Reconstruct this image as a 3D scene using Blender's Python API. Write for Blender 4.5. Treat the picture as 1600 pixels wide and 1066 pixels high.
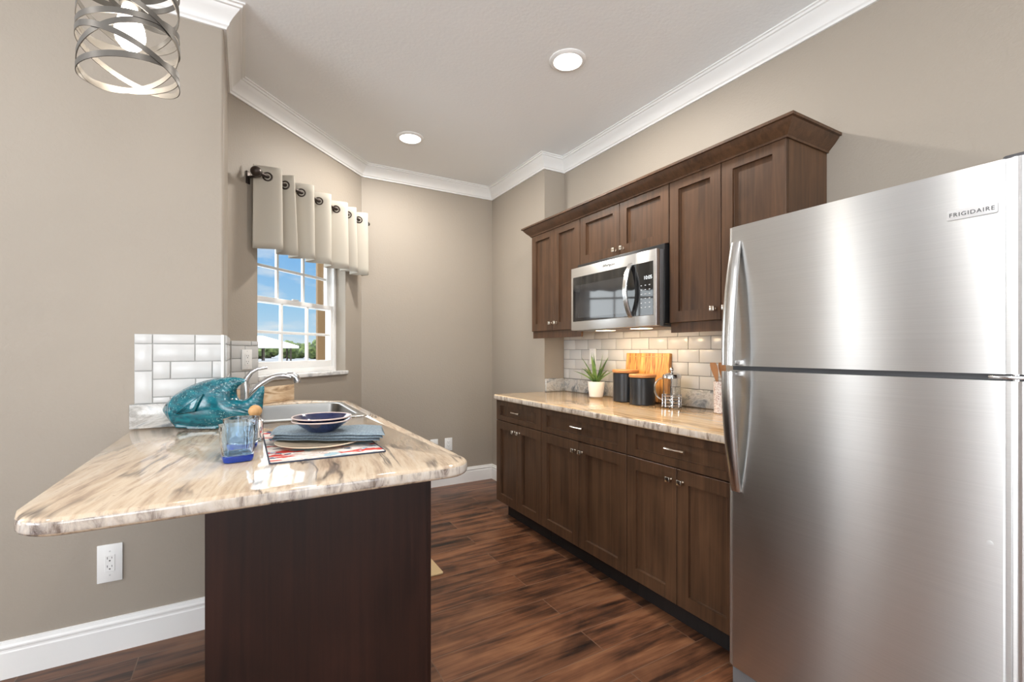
import bpy, bmesh, math, random
from mathutils import Matrix, Vector
for o in list(bpy.data.objects): bpy.data.objects.remove(o)
S = bpy.context.scene; C = S.collection
R = math.radians
random.seed(7)

# ------------------------------------------------------------------ camera, world, added fill lights, exposure
EYE = 1.243
cam = bpy.data.cameras.new('camera'); co = bpy.data.objects.new('camera', cam); C.objects.link(co)
cam.sensor_width = 36; cam.lens = 725/1600*36; cam.shift_y = 15/1600; cam.clip_start = .05; cam.clip_end = 400
co.location = (0, 0, EYE); co.rotation_euler = (R(90), 0, R(-30)); S.camera = co
S.view_settings.view_transform = 'Standard'; S.view_settings.look = 'None'
S.view_settings.gamma = 1; S.view_settings.use_curve_mapping = False
S.view_settings.exposure = -0.08
try:
    S.cycles.max_bounces = 14; S.cycles.transmission_bounces = 12; S.cycles.transparent_max_bounces = 16
    S.cycles.diffuse_bounces = 6; S.cycles.glossy_bounces = 6; S.cycles.sample_clamp_indirect = 6
    S.cycles.caustics_refractive = False; S.cycles.caustics_reflective = False
except Exception: pass

W = bpy.data.worlds.new('sky'); S.world = W; W.use_nodes = True
def world():
    nt = W.node_tree; n = nt.nodes; L = nt.links; n.clear()
    out = n.new('ShaderNodeOutputWorld'); bg = n.new('ShaderNodeBackground'); L.new(bg.outputs[0], out.inputs[0])
    tc = n.new('ShaderNodeTexCoord'); sep = n.new('ShaderNodeSeparateXYZ'); L.new(tc.outputs['Generated'], sep.inputs[0])
    ramp = n.new('ShaderNodeValToRGB'); L.new(sep.outputs[2], ramp.inputs[0])
    cr = ramp.color_ramp; cr.elements[0].position = 0; cr.elements[0].color = (.70, .87, .99, 1)
    cr.elements[1].position = .20; cr.elements[1].color = (.22, .52, .95, 1)
    e = cr.elements.new(.08); e.color = (.42, .71, .98, 1)
    mp = n.new('ShaderNodeMapping'); mp.inputs['Scale'].default_value = (7, 7, 26); L.new(tc.outputs['Generated'], mp.inputs[0])
    no = n.new('ShaderNodeTexNoise'); no.inputs['Scale'].default_value = 1.0; no.inputs['Detail'].default_value = 7; L.new(mp.outputs[0], no.inputs[0])
    cl = n.new('ShaderNodeValToRGB'); cl.color_ramp.elements[0].position = .48; cl.color_ramp.elements[1].position = .70
    L.new(no.outputs[0], cl.inputs[0])
    mx = n.new('ShaderNodeMix'); mx.data_type = 'RGBA'; L.new(cl.outputs[0], mx.inputs[0]); L.new(ramp.outputs[0], mx.inputs[6]); mx.inputs[7].default_value = (.95, .97, 1, 1)
    # added bright sky band above the view, put there to whiten counter reflections
    hi = n.new('ShaderNodeMapRange'); hi.inputs['From Min'].default_value = .19; hi.inputs['From Max'].default_value = .225; hi.clamp = True
    hi.interpolation_type = 'SMOOTHSTEP'; L.new(sep.outputs[2], hi.inputs[0])
    # added bright sky sector left of the window's view, for microwave reflections
    at = n.new('ShaderNodeMath'); at.operation = 'ARCTAN2'; L.new(sep.outputs[0], at.inputs[0]); L.new(sep.outputs[1], at.inputs[1])
    az = n.new('ShaderNodeMapRange'); az.inputs['From Min'].default_value = R(-14); az.inputs['From Max'].default_value = R(-26); az.clamp = True; L.new(at.outputs[0], az.inputs[0])
    mxm = n.new('ShaderNodeMath'); mxm.operation = 'MAXIMUM'; L.new(hi.outputs[0], mxm.inputs[0]); L.new(az.outputs[0], mxm.inputs[1])
    m2 = n.new('ShaderNodeMix'); m2.data_type = 'RGBA'; L.new(mxm.outputs[0], m2.inputs[0]); L.new(mx.outputs[2], m2.inputs[6]); m2.inputs[7].default_value = (5.2, 5.4, 5.6, 1)
    L.new(m2.outputs[2], bg.inputs[0]); bg.inputs[1].default_value = 1.0
world()

def area(name, loc, size, energy, direction, color=(1, 1, 1), shape='RECTANGLE', spread=180):
    l = bpy.data.lights.new(name, 'AREA'); l.shape = shape; l.size = size[0]; l.size_y = size[1]; l.energy = energy; l.color = color; l.spread = R(spread)
    o = bpy.data.objects.new(name, l); C.objects.link(o); o.location = loc
    o.rotation_euler = Vector(direction).to_track_quat('-Z', 'Y').to_euler(); return o
# added fill lights at unseen openings behind and beside the camera, aimed upward
area('fill_rear_left', (-1.9, -3.52, 1.45), (2.6, 2.0), 88, (0, 1, 1.0), (.92, .965, 1), spread=130)
area('fill_rear_right', (1.0, -3.52, 1.35), (1.5, 2.2), 55, (0, 1, 1.0), (.92, .965, 1), spread=130)
area('fill_far_left', (-4.52, .3, 1.45), (2.4, 2.0), 80, (1, 0, .8), (.92, .965, 1), spread=140)
area('fill_side_streak', (-2.62, 2.44, 1.35), (.75, 1.9), 14, (0, -1, .3), (.95, .98, 1))  # unseen source added for the bright vertical streak on the fridge
# added disk lights without fittings under the unseen ceiling, for light from above
for x, y in ((-1.6, 1.1), (.35, .35), (-1.6, -1.2), (.6, -1.6)): area('top_fill', (x, y, 2.79), (.16, .16), 13, (0, 0, -1), (1, .97, .93), 'DISK')

# ------------------------------------------------------------------ materials
def mat(name, color=(.8, .8, .8), rough=.5, metal=0, **kw):
    m = bpy.data.materials.new(name); m.use_nodes = True
    b = m.node_tree.nodes['Principled BSDF']
    b.inputs['Base Color'].default_value = (*color, 1); b.inputs['Roughness'].default_value = rough; b.inputs['Metallic'].default_value = metal
    for k, v in kw.items(): b.inputs[k.replace('_', ' ')].default_value = v
    return m
class N:                                       # tiny node helper
    def __init__(s, m): s.nt = m.node_tree; s.b = s.nt.nodes['Principled BSDF']
    def new(s, t, **kw):
        n = s.nt.nodes.new('ShaderNode'+t)
        for k, v in kw.items(): setattr(n, k, v)
        return n
    def link(s, a, b): s.nt.links.new(a, b)
    def pos(s, kind='Object', scale=(1, 1, 1), rot=(0, 0, 0), loc=(0, 0, 0)):
        if kind == 'World': src = s.new('NewGeometry').outputs['Position']
        else: src = s.new('TexCoord').outputs[kind]
        mp = s.new('Mapping'); mp.inputs['Scale'].default_value = scale; mp.inputs['Rotation'].default_value = rot; mp.inputs['Location'].default_value = loc
        s.link(src, mp.inputs[0]); return mp.outputs[0]
    def noise(s, vec, scale=5, detail=4, dist=0, rough=.5):
        n = s.new('TexNoise'); n.inputs['Scale'].default_value = scale; n.inputs['Detail'].default_value = detail
        n.inputs['Distortion'].default_value = dist; n.inputs['Roughness'].default_value = rough; s.link(vec, n.inputs[0]); return n.outputs[0]
    def ramp(s, fac, stops, interp='LINEAR'):
        n = s.new('ValToRGB'); cr = n.color_ramp; cr.interpolation = interp
        while len(cr.elements) < len(stops): cr.elements.new(.5)
        for e, (p, c) in zip(cr.elements, stops):
            e.position = p; e.color = (*c, 1) if len(c) == 3 else c
        s.link(fac, n.inputs[0]); return n.outputs[0]
    def mix(s, fac, a, b, blend='MIX'):
        n = s.new('Mix'); n.data_type = 'RGBA'; n.blend_type = blend
        for i, v in ((0, fac), (6, a), (7, b)):
            if hasattr(v, 'is_output'): s.link(v, n.inputs[i])
            else: n.inputs[i].default_value = v if i == 0 else (*v, 1)
        return n.outputs[2]
    def math(s, op, a, b=0):
        n = s.new('Math'); n.operation = op
        for i, v in ((0, a), (1, b)):
            if hasattr(v, 'is_output'): s.link(v, n.inputs[i])
            else: n.inputs[i].default_value = v
        return n.outputs[0]
    def color(s, c): s.link(c, s.b.inputs['Base Color'])
    def bump(s, h, strength=.2, dist=.002):
        n = s.new('Bump'); n.inputs['Strength'].default_value = strength; n.inputs['Distance'].default_value = dist
        s.link(h, n.inputs['Height']); s.link(n.outputs[0], s.b.inputs['Normal'])
M = {}
def paint():
    m = M['wall'] = mat('taupe_paint', (.355, .312, .262), .55, Specular_IOR_Level=.35)
    n = N(m); v = n.pos('World'); n.bump(n.noise(v, 95, 2), .25, .004)
    m = M['ceiling'] = mat('ceiling_paint', (.85, .87, .88), .8); n = N(m); n.bump(n.noise(n.pos('World'), 60, 3), .25, .004)
    M['trim'] = mat('white_trim_paint', (.84, .84, .83), .35)
    m = M['plate'] = mat('white_plastic', (.82, .82, .81), .35)
paint()
def wood(name, dark, light, rough=.38, scale=1.0, blotch=.5, axis=2, spec=.5):
    m = M[name] = mat(name, light, rough, Specular_IOR_Level=spec); n = N(m)
    sc = [38*scale]*3; sc[axis] = 1.6*scale
    g = n.noise(n.pos('World', sc), 1, 6, .6); fine = [170*scale]*3; fine[axis] = 4*scale
    f = n.noise(n.pos('World', fine), 1, 3)
    b = n.noise(n.pos('World', (5, 5, 3.0)), 1, 4, .8)
    a = n.math('MULTIPLY', g, .45); a = n.math('ADD', a, n.math('MULTIPLY', f, .2)); a = n.math('ADD', a, n.math('MULTIPLY', b, .35))
    n.color(n.ramp(a, [(.32, dark), (.68, light)])); n.bump(f, .06, .001)
wood('cabinet_wood', (.034, .0175, .0095), (.122, .061, .031), .40, spec=.35)
wood('shaded_panel_wood', (.009, .004, .003), (.036, .0135, .009), .36, spec=.4)  # cabinet stain darkened, shade under the bar put into the colour
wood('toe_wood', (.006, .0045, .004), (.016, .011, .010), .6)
wood('lid_wood', (.36, .15, .05), (.62, .30, .12), .45, axis=1)
wood('spoon_wood', (.30, .13, .05), (.50, .25, .11), .5)
wood('cork_wood', (.50, .27, .10), (.72, .43, .20), .5)
def board_mat():
    m = M['board'] = mat('acacia_board', (.6, .3, .1), .4); n = N(m)
    s1 = n.noise(n.pos('World', (4, 46, 5)), 1, 5, 1.2); s2 = n.noise(n.pos('World', (8, 110, 14)), 1, 4, .5)
    a = n.math('ADD', n.math('MULTIPLY', s1, .7), n.math('MULTIPLY', s2, .3))
    n.color(n.ramp(a, [(.36, (.10, .035, .012)), (.45, (.42, .17, .045)), (.55, (.66, .33, .09)), (.68, (.78, .46, .17))]))
board_mat()
def granite(name, rot, warm, seedloc):
    m = M[name] = mat(name, (.7, .6, .5), .07, Specular_IOR_Level=.62); n = N(m)
    v0 = n.pos('World', (1, 1, 1), (0, 0, rot), seedloc)
    wv = n.new('VectorMath'); wv.operation = 'ADD'; n.link(v0, wv.inputs[0])
    nz = n.new('TexNoise'); nz.inputs['Scale'].default_value = 2.6; nz.inputs['Detail'].default_value = 3; n.link(v0, nz.inputs[0])
    sc = n.new('VectorMath'); sc.operation = 'SCALE'; n.link(nz.outputs['Color'], sc.inputs[0]); sc.inputs['Scale'].default_value = .04; n.link(sc.outputs[0], wv.inputs[1])
    mp = n.new('Mapping'); n.link(wv.outputs[0], mp.inputs[0]); mp.inputs['Scale'].default_value = (13, 1.3, 5)
    band = n.noise(mp.outputs[0], 1, 6, .5, .6)
    mp2 = n.new('Mapping'); n.link(wv.outputs[0], mp2.inputs[0]); mp2.inputs['Scale'].default_value = (42, 3.6, 24)
    fine = n.noise(mp2.outputs[0], 1, 8, .4, .65)
    spk = n.noise(v0, 70, 5, 0, .7)
    a = n.math('ADD', n.math('MULTIPLY', band, .52), n.math('MULTIPLY', fine, .48))
    if warm: st = [(.30, (.16, .12, .09)), (.38, (.38, .26, .15)), (.46, (.66, .44, .24)), (.53, (.76, .57, .36)), (.60, (.55, .37, .22)), (.70, (.80, .72, .60))]
    else: st = [(.30, (.14, .105, .085)), (.39, (.36, .265, .195)), (.46, (.56, .435, .315)), (.53, (.64, .525, .40)), (.60, (.46, .345, .25)), (.70, (.68, .64, .57))]
    base = n.ramp(a, st)
    # thin dark veins running with the flow
    mp3 = n.new('Mapping'); n.link(wv.outputs[0], mp3.inputs[0]); mp3.inputs['Scale'].default_value = (5.2, .55, 4); mp3.inputs['Location'].default_value = (3.1, .2, 0)
    vn = n.noise(mp3.outputs[0], 1, 5, .25, .55)
    rid = n.math('ABSOLUTE', n.math('SUBTRACT', vn, .5))
    vm = n.ramp(rid, [(0.0, (1, 1, 1)), (.010, (.55, .55, .55)), (.022, (0, 0, 0))])
    gate = n.ramp(n.noise(v0, 3.2, 2), [(.45, (0, 0, 0)), (.58, (1, 1, 1))])
    vf = n.mix(1, vm, gate, 'MULTIPLY')
    c = n.mix(vf, base, (.15, .12, .10))
    # grey and pale mineral patches
    gp = n.ramp(n.noise(mp.outputs[0], .7, 4, .6), [(.58, (0, 0, 0)), (.72, (.7, .7, .7))])
    c = n.mix(gp, c, (.46, .45, .44))
    sp = n.ramp(spk, [(.30, (1, 1, 1)), (.38, (0, 0, 0))])
    c = n.mix(n.mix(1, sp, (.6, .6, .6), 'MULTIPLY'), c, (.22, .17, .14))
    # cut faces show the layers end-on: paler and greyer
    geo = n.new('NewGeometry'); sx = n.new('SeparateXYZ'); n.link(geo.outputs['True Normal'], sx.inputs[0])
    side = n.math('SUBTRACT', 1, n.math('ABSOLUTE', sx.outputs[2]))
    mp4 = n.new('Mapping'); n.link(wv.outputs[0], mp4.inputs[0]); mp4.inputs['Scale'].default_value = (26, 26, 7)
    eg = n.ramp(n.noise(mp4.outputs[0], 1, 7, .7, .7), [(.36, (.08, .06, .06)), (.43, (.36, .32, .30)), (.52, (.60, .54, .48)), (.66, (.70, .67, .64))])
    sf = n.ramp(side, [(.45, (0, 0, 0)), (.8, (.75, .75, .75))])
    c = n.mix(sf, c, eg)
    n.color(c)
granite('granite_peninsula', R(9), False, (0, 0, 0))
granite('granite_counter', R(4), True, (2.3, 1.7, 0))
def granite_splash():
    m = M['granite_splash'] = mat('granite_splash', (.6, .6, .6), .1); n = N(m)
    v = n.pos('World', (5, 5, 9), (.5, .2, .3)); a = n.noise(v, 1, 8, 1.4, .66)
    n.color(n.ramp(a, [(.34, (.10, .105, .115)), (.43, (.30, .32, .335)), (.50, (.56, .55, .53)), (.57, (.36, .35, .33)), (.66, (.66, .64, .60))]))
    m = M['granite_tan'] = mat('granite_tan', (.6, .5, .4), .1); n = N(m)
    v = n.pos('World', (5, 5, 22), (0, .15, 0)); a = n.noise(v, 1, 7, .9, .6)
    n.color(n.ramp(a, [(.32, (.25, .16, .10)), (.45, (.55, .40, .26)), (.56, (.72, .57, .40)), (.7, (.78, .70, .58))]))
    m = M['marble_sill'] = mat('marble_sill', (.75, .75, .75), .12); n = N(m)
    a = n.noise(n.pos('World', (9, 9, 14)), 1, 6, 1); n.color(n.ramp(a, [(.35, (.45, .45, .46)), (.55, (.78, .78, .77))]))
granite_splash()
def floor_mat():
    m = M['floor'] = mat('wood_plank_tile', (.2, .1, .05), .30, Specular_IOR_Level=.30); n = N(m)
    v = n.pos('World', (1, 1, 1), (0, 0, 0), (.37, .045, 0))
    br = n.new('TexBrick'); n.link(v, br.inputs[0]); br.offset = .37; br.offset_frequency = 2; br.squash = 1
    br.inputs['Color1'].default_value = (.0, 0, 0, 1); br.inputs['Color2'].default_value = (1, 1, 1, 1); br.inputs['Mortar'].default_value = (.5, .5, .5, 1)
    br.inputs['Scale'].default_value = 1; br.inputs['Mortar Size'].default_value = .0021; br.inputs['Mortar Smooth'].default_value = .2; br.inputs['Bias'].default_value = 0
    br.inputs['Brick Width'].default_value = 1.02; br.inputs['Row Height'].default_value = .152
    # shift the grain from plank to plank
    off = n.new('VectorMath'); off.operation = 'SCALE'; n.link(br.outputs['Color'], off.inputs[0]); off.inputs['Scale'].default_value = 9
    ad = n.new('VectorMath'); ad.operation = 'ADD'; n.link(v, ad.inputs[0]); n.link(off.outputs[0], ad.inputs[1])
    def nz(sc, d, dist): 
        mp = n.new('Mapping'); n.link(ad.outputs[0], mp.inputs[0]); mp.inputs['Scale'].default_value = sc; return n.noise(mp.outputs[0], 1, d, dist)
    streak = nz((2.0, 22, 1), 4, .5); fine = nz((5, 110, 1), 5, .3); blot = nz((3.2, 7, 1), 4, .8)
    a = n.math('ADD', n.math('MULTIPLY', streak, .5), n.math('MULTIPLY', blot, .35)); a = n.math('ADD', a, n.math('MULTIPLY', fine, .15))
    c = n.ramp(a, [(.35, (.014, .009, .007)), (.43, (.062, .029, .017)), (.52, (.155, .067, .034)), (.64, (.26, .122, .060))])
    tint = n.ramp(br.outputs['Color'], [(0, (.78, .78, .80)), (1, (1.15, 1.1, 1.08))]); c = n.mix(1, c, tint, 'MULTIPLY')
    c = n.mix(n.math('MULTIPLY', br.outputs['Fac'], .55), c, (.20, .125, .085))
    n.color(c)
    h = n.math('SUBTRACT', n.math('MULTIPLY', fine, .3), br.outputs['Fac']); n.bump(h, .25, .002)
floor_mat()
def steel(name, color, rough, aniso, scale=(3, 3, 420), rot=.25):
    m = M[name] = mat(name, color, rough, 1); n = N(m)
    if aniso:
        n.b.inputs['Anisotropic'].default_value = aniso
        t = n.new('Tangent'); t.direction_type = 'RADIAL'; t.axis = 'Z'; n.link(t.outputs[0], n.b.inputs['Tangent'])
    n.b.inputs['Anisotropic Rotation'].default_value = rot
    g = n.noise(n.pos('World', scale), 1, 3); n.link(n.ramp(g, [(.3, tuple(c*.97 for c in color)), (.7, tuple(min(1, c*1.03) for c in color))]), n.b.inputs['Base Color'])
steel('steel_door', (.66, .66, .655), .29, .93)
steel('steel', (.66, .66, .655), .22, .4)
steel('steel_micro', (.84, .84, .835), .34, .4)
M['chrome'] = mat('chrome', (.66, .66, .67), .13, 1)
M['nickel'] = mat('satin_nickel', (.74, .68, .60), .20, 1)
M['sinksteel'] = mat('sink_steel', (.38, .365, .345), .34, 1)
M['bronze'] = mat('dark_bronze', (.055, .042, .036), .38, .7)
M['band'] = mat('pendant_band', (.12, .11, .098), .42, .55)
M['black'] = mat('black_plastic', (.012, .012, .013), .35)
M['gasket'] = mat('grey_gasket', (.06, .06, .065), .5)
M['dark_glass'] = mat('dark_glass', (.012, .012, .013), .04, Specular_IOR_Level=.8)
M['mw_window'] = mat('microwave_window', (.035, .035, .037), .05, Specular_IOR_Level=.9)
M['grey_text'] = mat('grey_lettering', (.035, .035, .038), .5)
M['pale_text'] = mat('pale_lettering', (.62, .64, .66), .4)
M['badge'] = mat('badge_silver', (.62, .62, .62), .4, .1)
M['side'] = mat('fridge_side_grey', (.16, .16, .165), .45)
m = M['tile'] = mat('white_glazed_tile', (.57, .57, .565), .24); n = N(m); n.bump(n.noise(n.pos('World', (9, 9, 9)), 1, 1), .05, .003)
M['grout'] = mat('grout', (.24, .235, .23), .8); M['grout_light'] = mat('pale_grout', (.43, .43, .42), .8)
M['caulk'] = mat('white_caulk', (.82, .82, .80), .5)
m = M['fabric'] = mat('linen_fabric', (.45, .415, .355), .9, Sheen_Weight=.15); n = N(m)
n.bump(n.noise(n.pos('Object', (700, 700, 500)), 1, 2), .2, .0006)
M['pot'] = mat('white_ceramic', (.80, .78, .74), .45)
m = M['leaf'] = mat('succulent_leaf', (.10, .22, .05), .42); n = N(m)
n.color(n.ramp(n.noise(n.pos('World', (30, 30, 18)), 1, 4), [(.35, (.045, .12, .028)), (.65, (.20, .33, .10))]))
M['soil'] = mat('soil', (.05, .035, .025), .9)
M['canister'] = mat('matte_black_canister', (.014, .017, .022), .33)
M['press_glass'] = mat('clear_glass', (.96, .97, .97), .02, Transmission_Weight=1, IOR=1.3)
m = M['speckle'] = mat('speckled_ceramic', (.7, .6, .6), .4); n = N(m)
n.color(n.ramp(n.noise(n.pos('World'), 190, 3), [(.40, (.40, .24, .22)), (.47, (.74, .66, .63)), (.6, (.82, .79, .77))]))
m = M['fish'] = mat('teal_glaze', (.0, .16, .2), .17, Coat_Weight=.35, Coat_Roughness=.08); n = N(m)
def fish_mat():
    v = n.pos('Object'); nn = n.noise(n.pos('Object', (20, 20, 60)), 1, 6, .6)
    base = n.ramp(nn, [(.30, (.0, .045, .065)), (.50, (.001, .105, .145)), (.72, (.005, .18, .225))])
    vo = n.new('TexVoronoi'); vo.inputs['Scale'].default_value = 110; n.link(v, vo.inputs[0])
    sp = n.ramp(vo.outputs['Distance'], [(.10, (1, 1, 1)), (.32, (0, 0, 0))])
    gate = n.ramp(n.noise(n.pos('Object', (9, 9, 12), (0, 0, 0), (.25, 0, .1)), 1, 3), [(.44, (0, 0, 0)), (.58, (1, 1, 1))])
    n.color(n.mix(n.mix(1, sp, gate, 'MULTIPLY'), base, (.20, .46, .46)))
    st = n.noise(n.pos('Object', (26, 26, 26)), 1, 4)
    n.bump(n.math('ADD', n.math('MULTIPLY', vo.outputs['Distance'], .5), st), .22, .0015)
fish_mat()
M['blue_glass'] = mat('pale_blue_glass', (.80, .91, 1.0), .02, Transmission_Weight=1, IOR=1.40)
n = N(M['blue_glass']); n.bump(n.noise(n.pos('Object', (26, 26, 18)), 1, 2), .5, .006)
M['cobalt'] = mat('cobalt_glass', (.03, .10, .62), .05, Transmission_Weight=.65, IOR=1.45)
M['clear'] = mat('clear_bottle_glass', (.95, .93, .92), .02, Transmission_Weight=1, IOR=1.3)
M['bowl'] = mat('navy_glaze', (.013, .020, .075), .08, Coat_Weight=.5)
M['bowl_rim'] = mat('unglazed_rim', (.62, .50, .46), .35)
M['dish'] = mat('cream_glaze', (.76, .62, .46), .2)
m = M['napkin'] = mat('chambray', (.22, .30, .37), .95, Sheen_Weight=.2); n = N(m)
wv = n.noise(n.pos('Object', (300, 90, 200)), 1, 4, 0, .7)
n.color(n.ramp(wv, [(.35, (.085, .135, .19)), (.65, (.27, .36, .42))])); n.bump(wv, .4, .0008)
def placemat_mat():
    m = M['placemat'] = mat('printed_cloth', (.8, .8, .8), .85); n = N(m)
    v = n.pos('World', (1, 1, 1))
    c = n.ramp(n.noise(v, 55, 3), [(.4, (.66, .60, .55)), (.6, (.80, .77, .74))])
    red = n.ramp(n.noise(n.pos('World', (8, 30, 1), (0, 0, .15)), 1, 3, .6), [(.545, (0, 0, 0)), (.56, (1, 1, 1))])
    c = n.mix(red, c, (.58, .045, .03))
    blue = n.ramp(n.noise(n.pos('World', (16, 22, 1), (0, 0, .5), (4, 3, 0)), 1, 4, .4), [(.60, (0, 0, 0)), (.615, (1, 1, 1))])
    c = n.mix(blue, c, (.04, .07, .15))
    pale = n.ramp(n.noise(n.pos('World', (14, 14, 1), (0, 0, 0), (9, 3, 0)), 1, 3), [(.60, (0, 0, 0)), (.62, (1, 1, 1))])
    n.color(n.mix(pale, c, (.36, .52, .60)))
placemat_mat()
M['hem'] = mat('navy_hem', (.05, .06, .09), .9)
m = M['jute'] = mat('jute_mat', (.55, .40, .22), .9); n = N(m); n.bump(n.noise(n.pos('World', (240, 240, 240)), 1, 2), .6, .002)
def emit(name, color, strength):
    m = M[name] = mat(name, (.8, .8, .8)); b = m.node_tree.nodes['Principled BSDF']
    b.inputs['Emission Color'].default_value = (*color, 1); b.inputs['Emission Strength'].default_value = strength
emit('downlight_lens', (1, .98, .94), 9); emit('bulb_glow', (1, .93, .82), 14); emit('clock', (.75, .88, 1), .55); emit('cooktop_lamp', (1, .78, .48), 6)
def pane():
    m = bpy.data.materials.new('window_glass'); m.use_nodes = True; nt = m.node_tree; nt.nodes.clear()
    o = nt.nodes.new('ShaderNodeOutputMaterial'); mx = nt.nodes.new('ShaderNodeMixShader'); t = nt.nodes.new('ShaderNodeBsdfTransparent'); g = nt.nodes.new('ShaderNodeBsdfGlossy')
    t.inputs[0].default_value = (.95, .97, .97, 1); g.inputs['Roughness'].default_value = .0
    lw = nt.nodes.new('ShaderNodeLayerWeight'); lw.inputs[0].default_value = .5; pw = nt.nodes.new('ShaderNodeMath'); pw.operation = 'POWER'; pw.inputs[1].default_value = 4; nt.links.new(lw.outputs['Facing'], pw.inputs[0]); f = nt.nodes.new('ShaderNodeMath'); f.operation = 'MULTIPLY_ADD'; f.inputs[1].default_value = .5; f.inputs[2].default_value = .025; nt.links.new(pw.outputs[0], f.inputs[0])
    nt.links.new(f.outputs[0], mx.inputs[0]); nt.links.new(t.outputs[0], mx.inputs[1]); nt.links.new(g.outputs[0], mx.inputs[2]); nt.links.new(mx.outputs[0], o.inputs[0])
    M['pane'] = m
pane()
M['stucco'] = mat('brown_stucco', (.115, .062, .022), .9)
n = N(M['stucco']); n.bump(n.noise(n.pos('World'), 60, 3), .4, .01)
M['roof_white'] = mat('white_metal_roof', (.62, .60, .58), .6); M['post_brown'] = mat('dark_timber', (.035, .022, .018), .8)
m = M['tree'] = mat('mangrove_leaves', (.06, .11, .02), .8); n = N(m)
n.color(n.ramp(n.noise(n.pos('World', (1.5, 1.5, 1.5)), 1, 6, .6, .7), [(.35, (.010, .018, .006)), (.5, (.045, .075, .014)), (.66, (.12, .15, .035))]))
M['concrete'] = mat('pale_concrete', (.13, .135, .15), .8)
M['fence_white'] = mat('white_vinyl', (.22, .22, .23), .5)

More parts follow.
